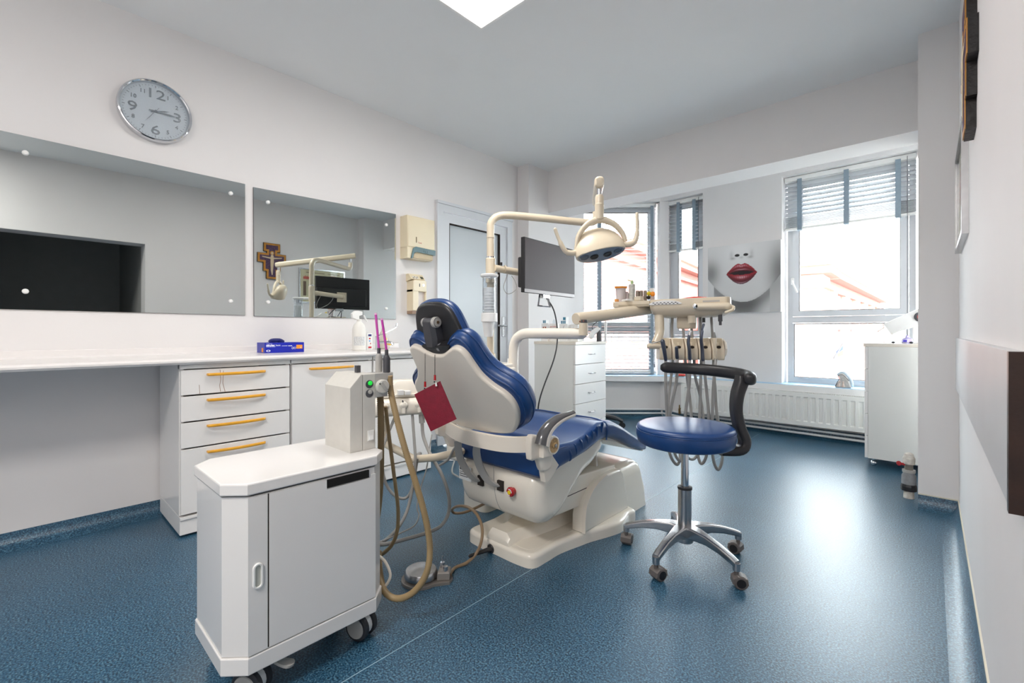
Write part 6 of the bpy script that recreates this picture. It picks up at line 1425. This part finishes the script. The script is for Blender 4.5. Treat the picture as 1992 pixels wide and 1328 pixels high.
part('chrome_valve', MB().cyl(tuple(Mp @ Vector((.085, .012, .045))), tuple(Mp @ Vector((.085, .012, .066))), .009).cyl(tuple(Mp @ Vector((.085, .012, .066))), tuple(Mp @ Vector((.085, .012, .09))), .003).cyl(tuple(Mp @ Vector((.1, -.012, .042))), tuple(Mp @ Vector((.1, -.012, .062))), .01), M_CHROME, fp)
part('cable', MB().tube(cr([tuple(Mp @ Vector((.115, 0, .022))), (-1.4769, 1.2503, 0.0042), (-1.4626, 1.3041, 0.0107), (-1.4538, 1.353, 0.038), (-1.4519, 1.3819, 0.0847), (-1.4809, 1.4096, 0.131), (-1.5437, 1.4334, 0.1624), (-1.6166, 1.4479, 0.1677), (-1.6947, 1.4576, 0.1496), (-1.7555, 1.4695, 0.1151), (-1.773, 1.4942, 0.0852), (-1.7405, 1.5241, 0.0852), (-1.7022, 1.5593, 0.1034), (-1.6544, 1.6033, 0.1346)], 7), .0068, 10), M_SALMON, fp)
# power strip
ps = (-2.7393, 2.252, 0.0)
pw = thing('power_strip', 'white socket strip with black plug and grey leads on the floor', 'socket', (ps[0], ps[1], 0))
Mw = fr((ps[0]-.08, ps[1]-.02, 0), (.75, .66, 0), z=(0, 0, 1))
part('strip_body', MB().rbox(0, .2, -.03, .06, .0, .045, .008, Mw), M_WHITE, pw)
part('black_plug', MB().rbox(.02, .09, -.045, -.01, .03, .065, .01, Mw), M_BLACKP, pw)
part('grey_plug', MB().ball((.13, -.02, .04), (.02, .016, .022), 10, Mw), M_LGREY, pw)
part('grey_lead', MB().tube(cr([tuple(Mw @ Vector((.13, -.03, .035))), (-2.4774, 2.0692, 0.0237), (-2.3768, 2.0258, 0.0192), (-2.2577, 1.9995, 0.0271)], 6), .006, 8).tube(cr([tuple(Mw @ Vector((.02, -.03, .04))), tuple(Mw @ Vector((-.05, -.05, .01))), tuple(Mw @ Vector((-.15, -.05, .008)))], 5), .006, 8), M_TUBE, pw)

# ================================================================ stool
SX, SY = -.80, 2.0
so = thing('operator_stool', 'round blue operator stool with curved black armrest and polished star base', 'stool', (SX, SY, 0))
seat_p = [(0, .505), (.188, .505), (.201, .513), (.207, .54), (.207, .562), (.203, .568), (.205, .572), (.203, .582), (.19, .59), (.12, .594), (0, .595)]
st2 = part('stool_seat', MB().lathe(seat_p, 56, Matrix.Translation((SX, SY, 0))), M_VINYL, so, angle=50)
part('seam_piping', MB().tube([(SX+.2062*math.cos(a), SY+.2062*math.sin(a), .568) for a in [2*math.pi*i/56 for i in range(57)]], .0022, 6), M_VINYL, st2)
part('seat_plate', MB().rbox(SX-.045, SX+.045, SY-.045, SY+.045, .485, .506, .004), M_BLACKP, so)
part('gas_column', MB().cyl((SX, SY, .30), (SX, SY, .5), .0165), M_CHROME, so)
part('column_sleeve', MB().lathe([(0, .13), (.029, .13), (.029, .305), (.026, .312), (0, .312)], 24, Matrix.Translation((SX, SY, 0))), M_STEEL, so)
part('column_ring', MB().lathe([(.024, .305), (.031, .306), (.031, .316), (.018, .318)], 24, Matrix.Translation((SX, SY, 0))), M_BLACKP, so)
part('base_hub', MB().lathe([(0, .075), (.035, .075), (.042, .10), (.044, .13), (.038, .15), (0, .15)], 24, Matrix.Translation((SX, SY, 0))), M_STEEL, so)
for k in range(5):
    a = math.radians(-21-72*k); ca, sa = math.cos(a), math.sin(a); rt = Vector((-sa, ca, 0))
    rings = []
    for t, zc, hw, hh in ((.02, .125, .032, .024), (.06, .128, .026, .024), (.12, .126, .018, .019), (.18, .116, .0165, .016), (.235, .100, .0165, .014), (.262, .09, .0155, .013)):
        c_ = Vector((SX+t*ca, SY+t*sa, zc)); rings.append([tuple(c_+rt*p[0]+Vector((0, 0, p[1]))) for p in rr(2*hw, 2*hh, .008, 3)])
    lg = part('leg', MB().loft(rings).cyl((SX+.258*ca, SY+.258*sa, .066), (SX+.258*ca, SY+.258*sa, .095), .0145), M_STEEL, so, angle=45)
    cx_, cy_ = SX+.258*ca, SY+.258*sa
    ang = math.radians(-60+37*k); w = Vector((math.cos(ang), math.sin(ang), 0)); f_ = Vector((-w.y, w.x, 0))
    cen = Vector((cx_, cy_, .0265))+f_*.012
    cst = part('caster', MB().tube([tuple(cen-w*.024), tuple(cen-w*.02), tuple(cen+w*.02), tuple(cen+w*.024)], [.022, .0265, .0265, .022], 20).slab([tuple(v) for v in [(-.03, .02), (.028, .02), (.024, .045), (-.012, .052), (-.028, .04)]], -.025, .025, .004, .004, 2, fr((cen.x, cen.y, 0), tuple(f_), (0, 0, 1))).cyl((cx_, cy_, .045), (cx_, cy_, .07), .008), M_CASTER, so)
    part('caster_cap', MB().cyl(tuple(cen-w*.026), tuple(cen+w*.026), .017), M_MATTEB, cst)
# armrest of the stool
d0 = Vector((.736, .677, 0)); d1 = Vector((-.677, .736, 0))        # to the right, and away from the camera
def ap_(r, deg, z): a = math.radians(deg); v = d0*(r*math.cos(a))+d1*(r*math.sin(a)); return (SX+v.x, SY+v.y, z)
post = cr([ap_(.15, -4, .478), ap_(.235, -4, .482), ap_(.258, -3, .52), ap_(.236, -3, .58), ap_(.222, -3, .65), ap_(.226, -3, .72), ap_(.245, -2, .775), ap_(.255, 0, .795)], 5)
sidev = (d1*-1+d0*0).normalized()
rings = []
for i, p in enumerate(post):
    tg = (post[min(i+1, len(post)-1)]-post[max(i-1, 0)]).normalized(); nn = tg.cross(sidev).normalized()
    wv, hv = .030, .0205+.006*max(0, (i-20)/15)
    rings.append([tuple(p+sidev*q[0]+nn*q[1]) for q in rr(2*wv, 2*hv, .014, 4)])
part('arm_post', MB().loft(rings), M_BLACKP, so, angle=50)
part('post_bracket', MB().tube([ap_(.05, -4, .508), ap_(.17, -4, .500), ap_(.215, -4, .492)], .012, 10), M_STEEL, so)
arc = cr([ap_(.262, -14, .792), ap_(.285, 0, .798), ap_(.285, 16, .806), ap_(.272, 36, .812), ap_(.262, 58, .817), ap_(.258, 80, .82), ap_(.258, 95, .822)], 6)
rings = []
for i, p in enumerate(arc):
    tg = (arc[min(i+1, len(arc)-1)]-arc[max(i-1, 0)]).normalized(); nn = Vector((0, 0, 1)); bb = tg.cross(nn).normalized(); nn = bb.cross(tg)
    e = min(i, len(arc)-1-i)
    k = (.45, .78, .93)[e] if e < 3 else 1.
    rings.append([tuple(p+bb*(q[0]*k)+nn*(q[1]*k)) for q in rr(.05-.008*(i/len(arc)), .056-.002*i/len(arc), .021, 5)])
part('curved_armrest', MB().loft(rings), M_BLACKP, so, angle=60, label='curved black padded armrest')
